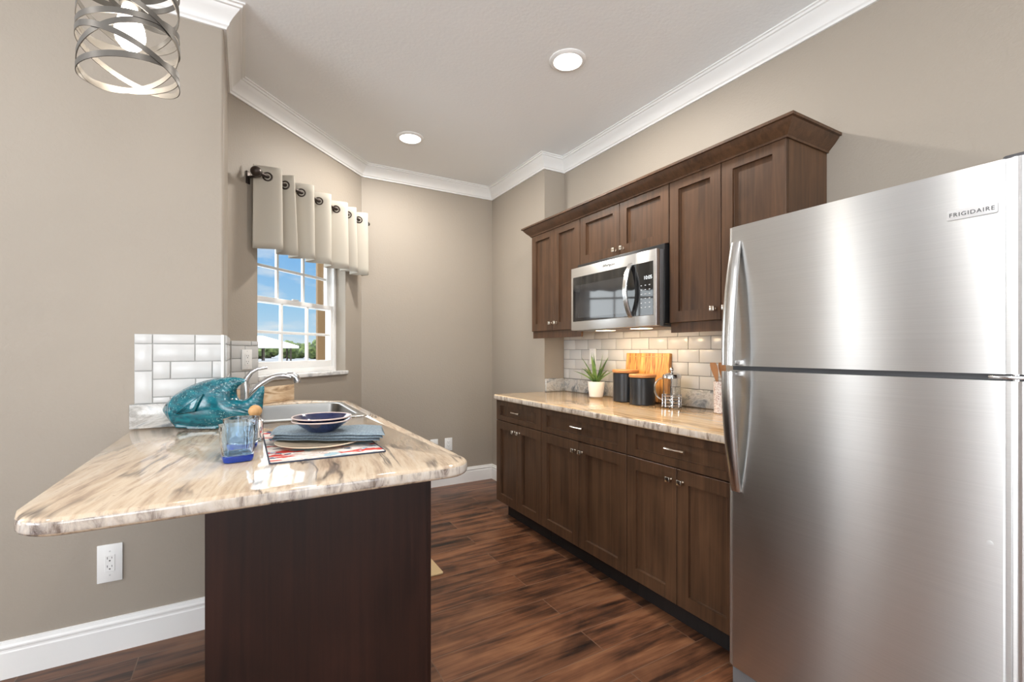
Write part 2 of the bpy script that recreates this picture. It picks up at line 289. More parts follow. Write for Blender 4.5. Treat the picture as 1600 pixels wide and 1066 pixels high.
# ------------------------------------------------------------------ mesh tools
WM = {}
def tag(o, label, cat, group=None, kind=None):
    if label: o['label'] = label
    if cat: o['category'] = cat
    if group: o['group'] = group
    if kind: o['kind'] = kind
    return o
def thing(name, label, cat, loc=(0, 0, 0), rz=0, group=None):
    o = bpy.data.objects.new(name, None); C.objects.link(o); o.location = loc; o.rotation_euler = (0, 0, rz); o.empty_display_size = .05
    WM[o] = Matrix.Translation(loc) @ Matrix.Rotation(rz, 4, 'Z'); return tag(o, label, cat, group)
class MB:
    def __init__(s, X=None): s.bm = bmesh.new(); s.X = X or Matrix.Identity(4); s.mi = 0
    def _fin(s, verts, faces, X=None):
        T = s.X @ X if X else s.X
        for v in verts: v.co = T @ v.co
        for f in faces: f.material_index = s.mi
        return s
    def raw(s, vs, fs, X=None):
        V = [s.bm.verts.new(v) for v in vs]; F = []
        for f in fs:
            try: F.append(s.bm.faces.new([V[i] for i in f]))
            except ValueError: pass
        return s._fin(V, F, X)
    def box(s, x0, x1, y0, y1, z0, z1, bev=0, seg=2, X=None):
        b = bmesh.new(); bmesh.ops.create_cube(b, size=1)
        for v in b.verts: v.co = ((x0+x1)/2+v.co.x*(x1-x0), (y0+y1)/2+v.co.y*(y1-y0), (z0+z1)/2+v.co.z*(z1-z0))
        if bev: bmesh.ops.bevel(b, geom=list(b.edges), offset=bev, segments=seg, affect='EDGES', profile=.5)
        return s.merge(b, X)
    def merge(s, b, X=None):
        b.verts.index_update(); vs = [v.co.copy() for v in b.verts]; fs = [[v.index for v in f.verts] for f in b.faces]; b.free()
        return s.raw(vs, fs, X)
    def prism(s, pts, z0, z1, bev=0, seg=3, X=None):
        b = bmesh.new(); lo = [b.verts.new((x, y, z0)) for x, y in pts]; hi = [b.verts.new((x, y, z1)) for x, y in pts]; k = len(pts)
        b.faces.new(lo[::-1]); b.faces.new(hi)
        for i in range(k): b.faces.new((lo[i], lo[(i+1) % k], hi[(i+1) % k], hi[i]))
        bmesh.ops.recalc_face_normals(b, faces=list(b.faces))
        if bev:
            e = [e for e in b.edges if abs(e.verts[0].co.z-e.verts[1].co.z) < 1e-6]
            bmesh.ops.bevel(b, geom=e, offset=bev, segments=seg, affect='EDGES', profile=.5)
        return s.merge(b, X)
    def loft(s, loops, cap0=True, cap1=True, X=None, closed=True):
        k = len(loops[0]); vs = [p for l in loops for p in l]; fs = []
        for j in range(len(loops)-1):
            for i in range(k if closed else k-1):
                a = j*k+i; b = j*k+(i+1) % k; fs.append((a, b, b+k, a+k))
        if cap0: fs.append(tuple(range(k))[::-1])
        if cap1: fs.append(tuple((len(loops)-1)*k+i for i in range(k)))
        return s.raw(vs, fs, X)
    def lathe(s, prof, c=(0, 0), seg=32, cap0=True, cap1=True, X=None):
        return s.loft([[(c[0]+r*math.cos(2*math.pi*i/seg), c[1]+r*math.sin(2*math.pi*i/seg), z) for i in range(seg)] for r, z in prof], cap0, cap1, X)
    def tube(s, pts, r, seg=12, X=None, caps=True, flat=None):
        P = [Vector(p) for p in pts]; rr = r if isinstance(r, (list, tuple)) else [r]*len(P); loops = []; up = None
        for i, p in enumerate(P):
            t = (P[min(i+1, len(P)-1)]-P[max(i-1, 0)]).normalized()
            if up is None: up = Vector((0, 0, 1)) if abs(t.z) < .9 else Vector((0, 1, 0))
            a = t.cross(up).normalized(); b = a.cross(t).normalized(); up = b
            f = flat if flat else (1, 1)
            loops.append([p+(a*math.cos(q)*f[0]+b*math.sin(q)*f[1])*rr[i] for q in [2*math.pi*k/seg for k in range(seg)]])
        return s.loft(loops, caps, caps, X)
    def sphere(s, c, r, seg=20, sc=(1, 1, 1), X=None):
        b = bmesh.new(); bmesh.ops.create_uvsphere(b, u_segments=seg, v_segments=seg//2+2, radius=r)
        for v in b.verts: v.co = (c[0]+v.co.x*sc[0], c[1]+v.co.y*sc[1], c[2]+v.co.z*sc[2])
        return s.merge(b, X)
    def torus(s, c, Rr, r, seg=32, ms=10, X=None, axis='Z'):
        L = []
        for i in range(seg):
            a = 2*math.pi*i/seg; row = []
            for j in range(ms):
                q = 2*math.pi*j/ms; d = Rr+r*math.cos(q); h = r*math.sin(q)
                p = {'Z': (d*math.cos(a), d*math.sin(a), h), 'X': (h, d*math.cos(a), d*math.sin(a)), 'Y': (d*math.cos(a), h, d*math.sin(a))}[axis]
                row.append((c[0]+p[0], c[1]+p[1], c[2]+p[2]))
            L.append(row)
        L.append(L[0]); return s.loft(L, False, False, X)
    def sweep(s, path, prof):
        k = len(path); nrm = []
        for i in range(k-1):
            d = Vector((path[i+1][0]-path[i][0], path[i+1][1]-path[i][1])).normalized(); nrm.append(Vector((d.y, -d.x)))
        loops = []
        for i, p in enumerate(path):
            a = nrm[max(i-1, 0)]; b = nrm[min(i, k-2)]; o = (a+b)/(1+a.dot(b))
            loops.append([(p[0]+o.x*d, p[1]+o.y*d, z) for d, z in prof])
        return s.loft(loops)
    def build(s, name, mt, parent=None, smooth=True, ang=35, weld=True):
        bm = s.bm
        if weld: bmesh.ops.remove_doubles(bm, verts=list(bm.verts), dist=1e-6)
        bmesh.ops.recalc_face_normals(bm, faces=list(bm.faces))
        if parent is not None: T = WM[parent].inverted()
        else:
            xs = [v.co for v in bm.verts]; o0 = Vector(((min(v.x for v in xs)+max(v.x for v in xs))/2, (min(v.y for v in xs)+max(v.y for v in xs))/2, min(v.z for v in xs)))
            T = Matrix.Translation(-o0)
        bm.transform(T); me = bpy.data.meshes.new(name); bm.to_mesh(me); bm.free()
        for x in (mt if isinstance(mt, (list, tuple)) else [mt]): me.materials.append(M[x] if isinstance(x, str) else x)
        if smooth: me.shade_smooth(); me.set_sharp_from_angle(angle=R(ang))
        o = bpy.data.objects.new(name, me); C.objects.link(o)
        if parent is not None: o.parent = parent; WM[o] = WM[parent]
        else: o.location = o0; WM[o] = Matrix.Translation(o0)
        return o
def struct(o, label=None):
    o['kind'] = 'structure'
    if label: o['label'] = label
    return o
def copy_tree(o, parent=None, delta=None):
    c = o.copy(); C.objects.link(c)
    if parent is not None: c.parent = parent
    for ch in list(o.children): copy_tree(ch, c)
    if delta is not None: c.location = o.location + Vector(delta)
    return c
def rrect(x0, x1, y0, y1, r, n=6):
    out = []
    for cx, cy, a0 in ((x1-r, y1-r, 0), (x0+r, y1-r, 90), (x0+r, y0+r, 180), (x1-r, y0+r, 270)):
        for i in range(n+1):
            a = R(a0+90*i/n); out.append((cx+r*math.cos(a), cy+r*math.sin(a)))
    return out
def text_mesh(mb, body, size, X, extrude=.0006, space=1.0):
    cu = bpy.data.curves.new('t', 'FONT'); cu.body = body; cu.size = size; cu.extrude = extrude; cu.align_x = 'CENTER'; cu.align_y = 'CENTER'; cu.space_character = space
    o = bpy.data.objects.new('t', cu); C.objects.link(o); bpy.context.view_layer.update()
    me = o.evaluated_get(bpy.context.evaluated_depsgraph_get()).to_mesh()
    mb.raw([v.co.copy() for v in me.vertices], [list(p.vertices) for p in me.polygons], X)
    o.to_mesh_clear(); bpy.data.objects.remove(o); bpy.data.curves.remove(cu)
FX = Matrix(((0, 0, -1, 0), (-1, 0, 0, 0), (0, 1, 0, 0), (0, 0, 0, 1)))   # text on a face that looks towards -X

# ------------------------------------------------------------------ room shell
HC = 2.805
W0 = (-.08, 3.08); WX = Matrix.Translation((*W0, 0)) @ Matrix.Rotation(R(45), 4, 'Z')   # s along the window wall, +y outwards
LW = 1.324
struct(MB().prism([(-4.7, -3.7), (2.42, -3.7), (2.42, 4.14), (.75, 4.14), (-.25, 3.15), (-.25, 2.61), (-4.7, 2.61)], -.1, 0).build('floor', 'floor', smooth=False))
struct(MB().prism([(-4.7, -3.7), (2.42, -3.7), (2.42, 4.14), (.75, 4.14), (-.25, 3.15), (-.25, 2.61), (-4.7, 2.61)], HC, HC+.1).build('ceiling', 'ceiling', smooth=False))
def wall(name, boxes, X=None):
    b = MB(X)
    for q in boxes: b.box(*q)
    return struct(b.build(name, 'wall', smooth=False))
wall('wall_left', [(-4.6, -3.0, 2.49, 2.61, 0, HC), (-3.0, -2.24, 2.49, 2.61, 0, .38), (-3.0, -2.24, 2.49, 2.61, 2.32, HC), (-2.24, -.092, 2.49, 2.61, 0, HC)])
# outside corner with rounded bead
b = MB(); b.prism([(-.092, 2.49)]+[(-.092+.012*math.sin(R(90*i/8)), 2.502-.012*math.cos(R(90*i/8))) for i in range(1, 9)]+[(-.08, 3.08), (-.15, 3.15), (-.22, 3.08), (-.22, 2.61), (-.092, 2.61)], 0, HC); struct(b.build('wall_return', 'wall', smooth=False))
OS0, OS1, OZ0, OZ1 = .212, 1.10, 1.055, 2.075
wall('wall_window', [(0, OS0, 0, .17, 0, HC), (OS1, LW, 0, .17, 0, HC), (OS0, OS1, 0, .17, 0, OZ0), (OS0, OS1, 0, .17, OZ1, HC)], WX)
wall('wall_back', [(.857, 2.096, 4.016, 4.14, 0, HC)])
wall('wall_back_right', [(2.096, 2.40, 3.107, 4.14, 0, HC)])
wall('wall_right', [(2.296, 2.416, -3.6, 3.107, 0, HC)])
wall('wall_rear', [(-4.6, -3.2, -3.7, -3.6, 0, HC), (-3.2, -.6, -3.7, -3.6, 0, .45), (-3.2, -.6, -3.7, -3.6, 2.45, HC), (-.6, .25, -3.7, -3.6, 0, HC), (.25, 1.75, -3.7, -3.6, 2.45, HC), (1.75, 2.4, -3.7, -3.6, 0, HC)])
wall('wall_far_left', [(-4.7, -4.6, -3.7, -.9, 0, HC), (-4.7, -4.6, -.9, 1.5, 0, .45), (-4.7, -4.6, -.9, 1.5, 2.45, HC), (-4.7, -4.6, 1.5, 2.61, 0, HC)])
# crown moulding
P = .085
cp = [(0, HC-.100), (.011, HC-.100), (.013, HC-.090), (.020, HC-.084), (.024, HC-.072), (.034, HC-.056), (.048, HC-.040), (.060, HC-.028), (.064, HC-.020), (.073, HC-.018), (.076, HC-.009), (P, HC-.007), (P, HC), (0, HC)]
path = [(-4.6, 2.49), (-.08, 2.49), (-.08, 3.08), (.856, 4.016), (2.096, 4.016), (2.096, 3.107), (2.296, 3.107), (2.296, -3.6)]
struct(MB().sweep(path, cp).build('trim_1', 'trim', ang=25))
bp_ = [(0, 0), (.015, 0), (.015, .098), (.0125, .103), (.0125, .110), (.0145, .114), (.0145, .120), (.009, .126), (.007, .138), (0, .140)]
struct(MB().sweep([(-4.6, 2.49), (-.1, 2.49)], bp_).build('baseboard_left', 'trim', ang=25))
struct(MB().sweep([(.60, 3.76), (.856, 4.016), (2.096, 4.016), (2.096, 3.115)], bp_).build('baseboard_back', 'trim', ang=25))

# kitchen window
w1 = thing('window_1', None, None, WX @ Vector(((OS0+OS1)/2, .1, OZ0)), R(45)); struct(w1, 'white double hung window with divided panes in the angled wall above the sink')
b = MB(WX); D0, D1 = .085, .165
for q in ((OS0, OS0+.028, D0, D1, OZ0, OZ1), (OS1-.028, OS1, D0, D1, OZ0, OZ1), (OS0+.028, OS1-.028, D0, D1, OZ1-.03, OZ1), (OS0+.028, OS1-.028, D0, D1, OZ0+.03, OZ0+.062)): b.box(*q, bev=.002)
b.build('window_frame', 'trim', w1, weld=False)
def sash(y0, z0, z1, bot):
    a0, a1 = OS0+.028, OS1-.028; b = MB(WX); y1 = y0+.03; st = .032
    b.box(a0, a0+st, y0, y1, z0, z1, .002); b.box(a1-st, a1, y0, y1, z0, z1, .002)
    b.box(a0+st, a1-st, y0, y1, z0, z0+bot, .002); b.box(a0+st, a1-st, y0, y1, z1-.034, z1, .002)
    wd = (a1-a0-2*st)
    for i in (1, 2): b.box(a0+st+wd*i/3-.0095, a0+st+wd*i/3+.0095, y0+.006, y1-.006, z0+bot, z1-.034, .002)
    zm = (z0+bot+z1-.034)/2; b.box(a0+st, a1-st, y0+.0055, y1-.0055, zm-.0095, zm+.0095, .002)
    o = b.build('sash', 'trim', w1, weld=False)
    b = MB(WX); b.box(a0+st, a1-st, y0+.013, y0+.017, z0+bot, z1-.034); b.build('pane', 'pane', o, smooth=False)
    return o
sash(.092, OZ0+.06, 1.594, .055); up = sash(.126, 1.558, OZ1-.03, .034)
b = MB(WX); b.box(.62, .68, .088, .10, 1.594, 1.603, .002); b.build('sash_lock', 'trim', w1)
b = MB(WX); b.box(OS0-.004, OS1+.016, -.02, .092, 1.056, 1.086, .006, 3); b.build('sill', 'marble_sill', w1)
# white frames of the unseen openings added for the fill lights
for i, (nm, X, fr) in enumerate((('unseen_window_2', Matrix.Translation((-2.62, 2.55, 0)), (.76, .38, 2.32)), ('unseen_window_3', Matrix.Translation((-1.9, -3.65, 0)), (2.6, .45, 2.45)), ('unseen_window_4', Matrix.Translation((-4.65, .3, 0)) @ Matrix.Rotation(R(90), 4, 'Z'), (2.4, .45, 2.45)), ('unseen_door_1', Matrix.Translation((1.0, -3.65, 0)), (1.5, 0, 2.45)))):
    w, z0, z1 = fr; b = MB(X)
    for q in ((-w/2, -w/2+.05, z0, z1), (w/2-.05, w/2, z0, z1), (-w/2+.05, w/2-.05, z0, z0+.05), (-w/2+.05, w/2-.05, z1-.05, z1), (-.02, .02, z0+.05, z1-.05)): b.box(q[0], q[1], -.03, .03, q[2], q[3])
    if nm != 'unseen_door_1': b.box(-w/2+.05, w/2-.05, -.02, .02, (z0+z1)/2-.02, (z0+z1)/2+.02)
    struct(b.build(nm, 'trim', smooth=False))

# ------------------------------------------------------------------ recessed ceiling lights
dl = None
for (x, y), lab in (((1.506, 2.01), 'round recessed ceiling light nearest the upper cabinets and fridge'), ((1.054, 3.317), 'round recessed ceiling light deeper in the kitchen near the window valance')):
    if dl is None:
        dl = thing('recessed_light', lab, 'ceiling light', (x, y, HC-.012), 0, 'recessed ceiling lights')
        b = MB(); b.lathe([(.098, HC), (.098, HC-.004), (.090, HC-.010), (.076, HC-.012), (.074, HC-.006), (.074, HC)], (x, y), 40, False, False); b.build('trim_ring', 'trim', dl)
        b = MB(); b.lathe([(.0738, HC-.001), (.0738, HC-.006), (.045, HC-.0075), (.012, HC-.008)], (x, y), 40); b.build('lens', 'downlight_lens', dl)
        first = (x, y)
    else:
        c = copy_tree(dl, None, (x-first[0], y-first[1], 0)); c['label'] = lab
    area('downlight_glow', (x, y, HC-.03), (.14, .14), 24, (0, 0, -1), (1, .95, .88), 'DISK')

# ------------------------------------------------------------------ peninsula
pc = thing('peninsula_cabinet', 'brown peninsula cabinet with shade darkened into its colour and a plain end panel under the granite bar', 'cabinet', (.23, 2.2, 0))
ZS = .876
b = MB(); b.box(-.078, .525, 1.49, 2.44, .105, ZS); b.box(-.078, .525, 2.44, 3.02, .105, .66); b.build('body', 'shaded_panel_wood', pc, smooth=False)
b = MB(); b.box(-.09, .525, 1.468, 1.489, 0, ZS-.001, .001, 1); b.build('end_panel', 'shaded_panel_wood', pc)
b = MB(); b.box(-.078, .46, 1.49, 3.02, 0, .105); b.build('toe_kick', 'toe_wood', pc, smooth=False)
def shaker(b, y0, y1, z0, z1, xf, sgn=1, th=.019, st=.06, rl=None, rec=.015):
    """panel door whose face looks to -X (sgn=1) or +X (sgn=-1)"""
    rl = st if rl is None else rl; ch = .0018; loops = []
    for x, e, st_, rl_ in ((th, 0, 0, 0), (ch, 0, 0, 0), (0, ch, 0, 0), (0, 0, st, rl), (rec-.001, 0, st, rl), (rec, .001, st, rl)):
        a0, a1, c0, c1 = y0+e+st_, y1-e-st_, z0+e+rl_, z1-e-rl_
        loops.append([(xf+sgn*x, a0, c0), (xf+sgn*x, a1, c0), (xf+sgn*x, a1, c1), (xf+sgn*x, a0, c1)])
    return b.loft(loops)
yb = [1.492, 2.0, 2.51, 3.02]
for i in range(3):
    b = MB(); shaker(b, yb[i]+.0015, yb[i+1]-.0015, .11, ZS-.008, .547, -1); b.build('door', 'shaded_panel_wood', pc, ang=25)
# countertop with sink cut-out
top = [(-.41, 2.488), (-.405, 1.335)]
for i in range(9):
    a = R(180+90*i/8); top.append((-.405+.10+.10*math.cos(a), 1.335+.10*math.sin(a)))
for i in range(9):
    a = R(270+90*i/8); top.append((.595-.09+.09*math.cos(a), 1.325+.09*math.sin(a)))
top += [(.595, 3.17), (.575, 3.195), (.285, 3.4425), (-.078, 3.079), (-.078, 2.488)]
ct = MB(); ct.prism(top, ZS, .914, .012, 4)
ct = ct.build('countertop', 'granite_peninsula', ang=30)
tag(ct, 'long beige veined granite worktop of the peninsula bar holding the sink', 'countertop')
cut = MB(); cut.prism(rrect(.03, .515, 2.43, 3.06, .06), .8, 1.0); cut = cut.build('cutter', 'granite_peninsula')
def boolean(o, c):
    md = o.modifiers.new('cut', 'BOOLEAN'); md.object = c; md.operation = 'DIFFERENCE'; md.solver = 'EXACT'
    bpy.context.view_layer.update(); me = bpy.data.meshes.new_from_object(o.evaluated_get(bpy.context.evaluated_depsgraph_get()))
    o.modifiers.clear(); old = o.data; me.name = old.name; o.data = me; bpy.data.meshes.remove(old); bpy.data.objects.remove(c)
boolean(ct, cut)
# upstands and tiles round the sink corner
tag(MB().box(-.415, -.081, 2.470, 2.4895, .9145, 1.016, .002).build('granite_upstand', 'granite_splash'), 'grey and white granite upstand on the left wall behind the teal fish', 'backsplash', 'granite upstands')
b = MB(); b.box(-.0795, -.060, 2.470, 3.065, .9145, 1.016, .002); tag(b.build('granite_upstand', 'granite_splash'), 'granite upstand on the short wall return beside the faucet', 'backsplash', 'granite upstands')
b = MB(WX); b.box(.02, .505, -.020, -.0005, .9145, 1.018, .002); tag(b.build('granite_upstand', 'granite_tan'), 'tan veined granite upstand below the kitchen window sill', 'backsplash', 'granite upstands')
def tiles(rects, X, grout, name, label, cap=None):
    t = thing(name, label, 'backsplash', X @ Vector(grout[0]), 0, 'white tile backsplashes')
    b = MB(X); (x0, y0, z0), (x1, y1, z1) = grout; b.box(x0, x1, y0, y1, z0, z1); b.build('grout', 'grout' if x1-x0 > 1 else 'grout_light', t, smooth=False)
    b = MB(X)
    for (u0, u1, w0, w1) in rects: b.box(u0+.0014, u1-.0014, y0-.0055, y0+.002, w0+.0014, w1-.0014, .0022, 2)
    b.build('tile_face', 'tile', t)
    if cap: b = MB(X); b.box(*cap, .001); b.build('edge_caulk', 'caulk', t)
    return t
# left wall: u = world x
rc = [(-.40, -.338, 1.018, 1.155), (-.40, -.338, 1.157, 1.272), (-.40, -.338, 1.272, 1.314)]
for z0, z1, js in ((1.272, 1.314, (-.338, -.188, -.081)), (1.196, 1.272, (-.338, -.188, -.081)), (1.120, 1.196, (-.338, -.276, -.124, -.081)), (1.044, 1.120, (-.338, -.186, -.081)), (1.018, 1.044, (-.338, -.276, -.124, -.081))):
    for a, c in zip(js, js[1:]): rc.append((a, c, z0, z1))
tiles(rc, Matrix.Identity(4), ((-.40, 2.484, 1.0165), (-.081, 2.4895, 1.314)), 'tile_backsplash', 'white subway tile patch on the left wall above the teal fish', (-.0905, -.079, 2.477, 2.4895, 1.0165, 1.314))
rc = []
for i, (z0, z1) in enumerate(((1.018, 1.044), (1.044, 1.120), (1.120, 1.196), (1.196, 1.272), (1.272, 1.300))):
    js = (.012, .11, .210) if i % 2 else (.012, .155, .210)
    for a, c in zip(js, js[1:]): rc.append((a, c, z0, z1))
tiles(rc, WX, ((.012, -.006, 1.0185), (.210, -.0005, 1.300)), 'tile_backsplash', 'narrow strip of white tile between the wall corner and the kitchen window')
XR = Matrix.Translation((-.0795, 2.77, 0)) @ Matrix.Rotation(R(90), 4, 'Z')
rc = []
for i, (z0, z1) in enumerate(((1.018, 1.044), (1.044, 1.120), (1.120, 1.196), (1.196, 1.272), (1.272, 1.314))):
    e = -.285
    while e < .28:
        f = min(e+(.152 if e > -.285 or i % 2 else .076), .285); rc.append((e, f, z0, z1)); e = f
tiles(rc, XR, ((-.285, -.006, 1.0165), (.285, -.0005, 1.314)), 'tile_backsplash', 'white tile on the short wall return seen edge-on beside the sink')

# sink
sk = thing('sink', 'stainless steel drop-in kitchen sink in the peninsula', 'sink', (.27, 2.74, .7))
b = MB()
def loop(x0, x1, y0, y1, r, z): return [(x, y, z) for x, y in rrect(x0, x1, y0, y1, r, 7)]
b.loft([loop(-.035, .540, 2.385, 3.10, .03, .9145), loop(-.035, .540, 2.385, 3.10, .03, .917), loop(-.031, .536, 2.389, 3.096, .028, .9195), loop(.044, .506, 2.444, 3.050, .055, .9195), loop(.048, .502, 2.448, 3.046, .055, .9165), loop(.050, .500, 2.450, 3.044, .055, .900),
        loop(.058, .492, 2.458, 3.036, .055, .735), loop(.068, .482, 2.468, 3.026, .05, .716), loop(.10, .45, 2.50, 2.99, .03, .711), loop(.24, .31, 2.71, 2.78, .03, .709)], False, True)
b.build('basin', 'sinksteel', sk, ang=40)
b = MB(); b.lathe([(.045, .7105), (.045, .7125), (.036, .7135), (.033, .711), (.01, .7108)], (.275, 2.745), 24); b.build('drain', 'chrome', sk)
# faucet
fc = thing('faucet', 'chrome single lever kitchen faucet arching over the sink', 'faucet', (.005, 2.75, .92))
b = MB(); b.lathe([(.030, .9198), (.030, .926), (.0235, .930), (.0225, .96), (.0225, 1.035), (.0215, 1.065), (.017, 1.085), (.006, 1.092)], (.005, 2.75), 24); b.build('body', 'steel', fc)
b = MB(); pts = [(.005+.02*0, 2.75, .985)]
for i in range(13):
    u = i/12; pts.append((.012+.205*u, 2.75-.01*u, .985+.125*math.sin(math.pi*(.06+.56*u))**1.0))
b.tube(pts, [.0155]+[.0155-.0015*i/12 for i in range(13)], 14); b.build('spout', 'chrome', fc)
b = MB(); b.tube([(.198, 2.741, 1.115), (.222, 2.740, 1.112), (.240, 2.739, 1.100), (.246, 2.7385, 1.082), (.247, 2.738, 1.070)], [.0135, .0165, .019, .0195, .018], 16); b.build('spray_head', 'chrome', fc)
b = MB(); b.tube([(.005, 2.75, 1.082), (.014, 2.748, 1.105), (.032, 2.746, 1.130), (.06, 2.742, 1.147), (.105, 2.738, 1.155)], [.012, .010, .0075, .006, .005], 12, flat=(1.4, .8)); b.build('lever', 'chrome', fc)

# outlets
def outlet(X, label, z=0, size=(.074, .118)):
    t = thing('wall_outlet', label, 'outlet', X.translation, X.to_euler().z, 'white wall outlets')
    w, h = size; b = MB(X); b.box(-w/2, w/2, -.006, 0, -h/2, h/2, .0025, 2); b.build('cover_plate', 'plate', t)
    b = MB(X); b.box(-.0165, .0165, -.008, -.004, -.0335, .0335, .001, 1)
    b.mi = 1
    for s in (-.017, .017):
        b.box(-.0085, -.0065, -.0084, -.0075, s+.001, s+.010); b.box(.0060, .0078, -.0084, -.0075, s+.002, s+.009)
        b.lathe([(.0028, -.0084), (.0028, -.0075)], (0, 0), 10, X=Matrix.Translation((0, 0, s-.006)) @ Matrix.Rotation(R(90), 4, 'X') @ Matrix.Translation((0, 0, .0159)))
    b.build('receptacle', ['plate', 'grey_text'], t)
    for s in (-.049, .049):
        b = MB(X); b.lathe([(.003, .0055), (.003, .0068)], (0, 0), 10, X=Matrix.Translation((0, 0, s)) @ Matrix.Rotation(R(90), 4, 'X')); b.build('screw', 'badge', t)
T_ = Matrix.Translation
outlet(T_((-.479, 2.4895, .367)), 'white duplex outlet low on the left wall under the granite bar overhang', size=(.082, .155))
outlet(T_((1.638, 4.0155, .376)), 'white outlet on the back wall nearer the base cabinets')
outlet(T_((1.498, 4.0155, .376)), 'white outlet on the back wall partly behind the peninsula edge')
outlet(WX @ T_((.118, -.0118, 1.190)), 'white outlet on the tile strip beside the kitchen window')
outlet(T_((2.2835, 2.73, 1.20)) @ Matrix.Rotation(R(-90), 4, 'Z'), 'white outlet on the subway tile behind the potted plant')

# ------------------------------------------------------------------ valance and rod
ZR = 2.290; YR = -.09; SA, SB = .20, 1.345
rd = thing('curtain_rod', 'dark bronze curtain rod with ball finials above the kitchen window', 'curtain rod', WX @ Vector((.77, YR, ZR)), R(45))
b = MB(WX); b.tube([(.115, YR, ZR), (1.262, YR, ZR)], .011, 14); b.build('pole', 'bronze', rd)
for s in (.108, 1.278):
    b = MB(WX); b.sphere((s, YR, ZR), .030 if s < 1 else .016, 20); b.torus((s+(.026 if s < 1 else -.018), YR, ZR), .014, .006, 20, 8, axis='X'); b.build('finial', 'bronze', rd)
for s in (.137, 1.250):
    b = MB(WX); b.box(s-.009, s+.009, YR-.002, -.006, ZR-.022, ZR-.010, .002); b.box(s-.014, s+.014, -.008, -.0005, ZR-.055, ZR+.02, .003); b.torus((s, YR, ZR), .0145, .004, 20, 8, axis='X'); b.build('bracket', 'bronze', rd)
vl = thing('valance', 'short beige grommet valance gathered on the rod above the kitchen window', 'curtain', WX @ Vector((.77, YR, 1.85)), R(45))
Z0, Z1 = 1.853, 2.352
KEY = [(.140, .040, 0), (.253, .140, 0), (.318, .042, .012), (.363, .138, .028), (.432, .036, .010), (.544, .142, .002), (.604, .036, 0), (.727, .140, -.004), (.795, .040, 0), (.923, .140, .008), (.968, .042, .012), (1.039, .136, .016), (1.100, .040, .008), (1.199, .138, 0), (1.236, .060, 0)]
def fold(u, v):                                     # u along, v 0 bottom..1 top
    q = min(u, .99999)*(len(KEY)-1); k_ = int(q); f_ = q-k_; a, c = KEY[k_], KEY[k_+1]; g_ = .5-.5*math.cos(math.pi*f_)
    e_ = a[1]+(c[1]-a[1])*g_; sh = a[2]+(c[2]-a[2])*f_
    return a[0]+(c[0]-a[0])*f_+sh*(1-v), -(e_+(e_-.09)*.12*(1-v))
NU, NV = 14*16, 10; vs = []; fs = []
for j in range(NV+1):
    v = j/NV
    for i in range(NU+1):
        s_, y_ = fold(i/NU, v); vs.append((s_, min(y_, -.02), Z0+(Z1-Z0)*v+(.004*math.sin(20*i/NU) if j == 0 else 0)))
for j in range(NV):
    for i in range(NU): a = j*(NU+1)+i; fs.append((a, a+1, a+NU+2, a+NU+1))
b = MB(WX); b.raw(vs, fs); fo = b.build('cloth', 'fabric', vl, ang=60)
md = fo.modifiers.new('thick', 'SOLIDIFY'); md.thickness = .0025; md.offset = 0
k = 0
for i in range(NU*8):                               # a grommet wherever the cloth crosses the rod
    u = i/(NU*8); u2 = (i+1)/(NU*8); a = fold(u, .87); c = fold(u2, .87)
    if (a[1]-YR)*(c[1]-YR) <= 0:
        tdir = Vector((c[0]-a[0], c[1]-a[1], 0)).normalized(); nz = math.atan2(tdir.y, tdir.x)
        b = MB(WX @ T_((a[0], a[1], ZR)) @ Matrix.Rotation(nz, 4, 'Z')); b.torus((0, 0, 0), .0235, .0052, 28, 8, axis='Y'); b.build('grommet', 'bronze', vl)

# ------------------------------------------------------------------ pendant lamp
PX, PY = -.255, 1.53; PZ = .012
pd = thing('pendant_light', 'cage pendant lamp of interlaced metal bands with a lit bulb over the granite bar', 'pendant lamp', (PX, PY, 1.9))
def band(zc, amp, az, rad, h=.0150, th=.0020):
    b = MB(); L = []; n_ = 72
    for i in range(n_):
        a = 2*math.pi*i/n_; z = PZ+zc+amp*math.cos(a-az); c_, s_ = math.cos(a), math.sin(a)
        L.append([(PX+(rad*.835+dr)*c_, PY+(rad*.835+dr)*s_, z+dz) for dr, dz in ((0, -h/2), (th, -h/2), (th, h/2), (0, h/2))])
    L.append(L[0]); b.loft(L, False, False); b.build('band', 'band', pd, ang=30)
az0 = R(-120)                                         # towards the room
for zc, amp, az, rad in ((1.945, .022, R(10), .122), (1.975, .036, R(200), .124), (1.988, .060, R(-35), .121), (2.050, .020, R(20), .123), (2.072, .040, R(205), .1245), (2.095, .062, R(-40), .122), (2.160, .026, R(30), .123), (2.175, .055, R(215), .121), (2.215, .030, R(-30), .1235), (2.275, .010, R(90), .122)):
    band(zc, amp, az, rad)
b = MB(); b.lathe([(.004, PZ+2.008), (.018, PZ+2.012), (.029, PZ+2.026), (.033, PZ+2.045), (.030, PZ+2.068), (.021, PZ+2.095), (.015, PZ+2.12)], (PX, PY), 24); b.build('bulb', 'bulb_glow', pd)
b = MB(); b.lathe([(.016, PZ+2.118), (.022, PZ+2.120), (.022, PZ+2.185), (.010, PZ+2.20), (.005, PZ+2.21)], (PX, PY), 24); b.build('socket', 'band', pd)
b = MB(); b.tube([(PX, PY, 2.22), (PX, PY, HC-.02)], .0035, 8); b.build('cord', 'black', pd)
b = MB(); b.lathe([(.06, HC), (.06, HC-.012), (.045, HC-.022), (.006, HC-.026)], (PX, PY), 28); b.build('canopy', 'band', pd)
b = MB()
for a in (0, 60, 120): b.tube([(PX-.101*math.cos(R(a)), PY-.101*math.sin(R(a)), PZ+2.275), (PX+.101*math.cos(R(a)), PY+.101*math.sin(R(a)), PZ+2.275)], .003, 6)
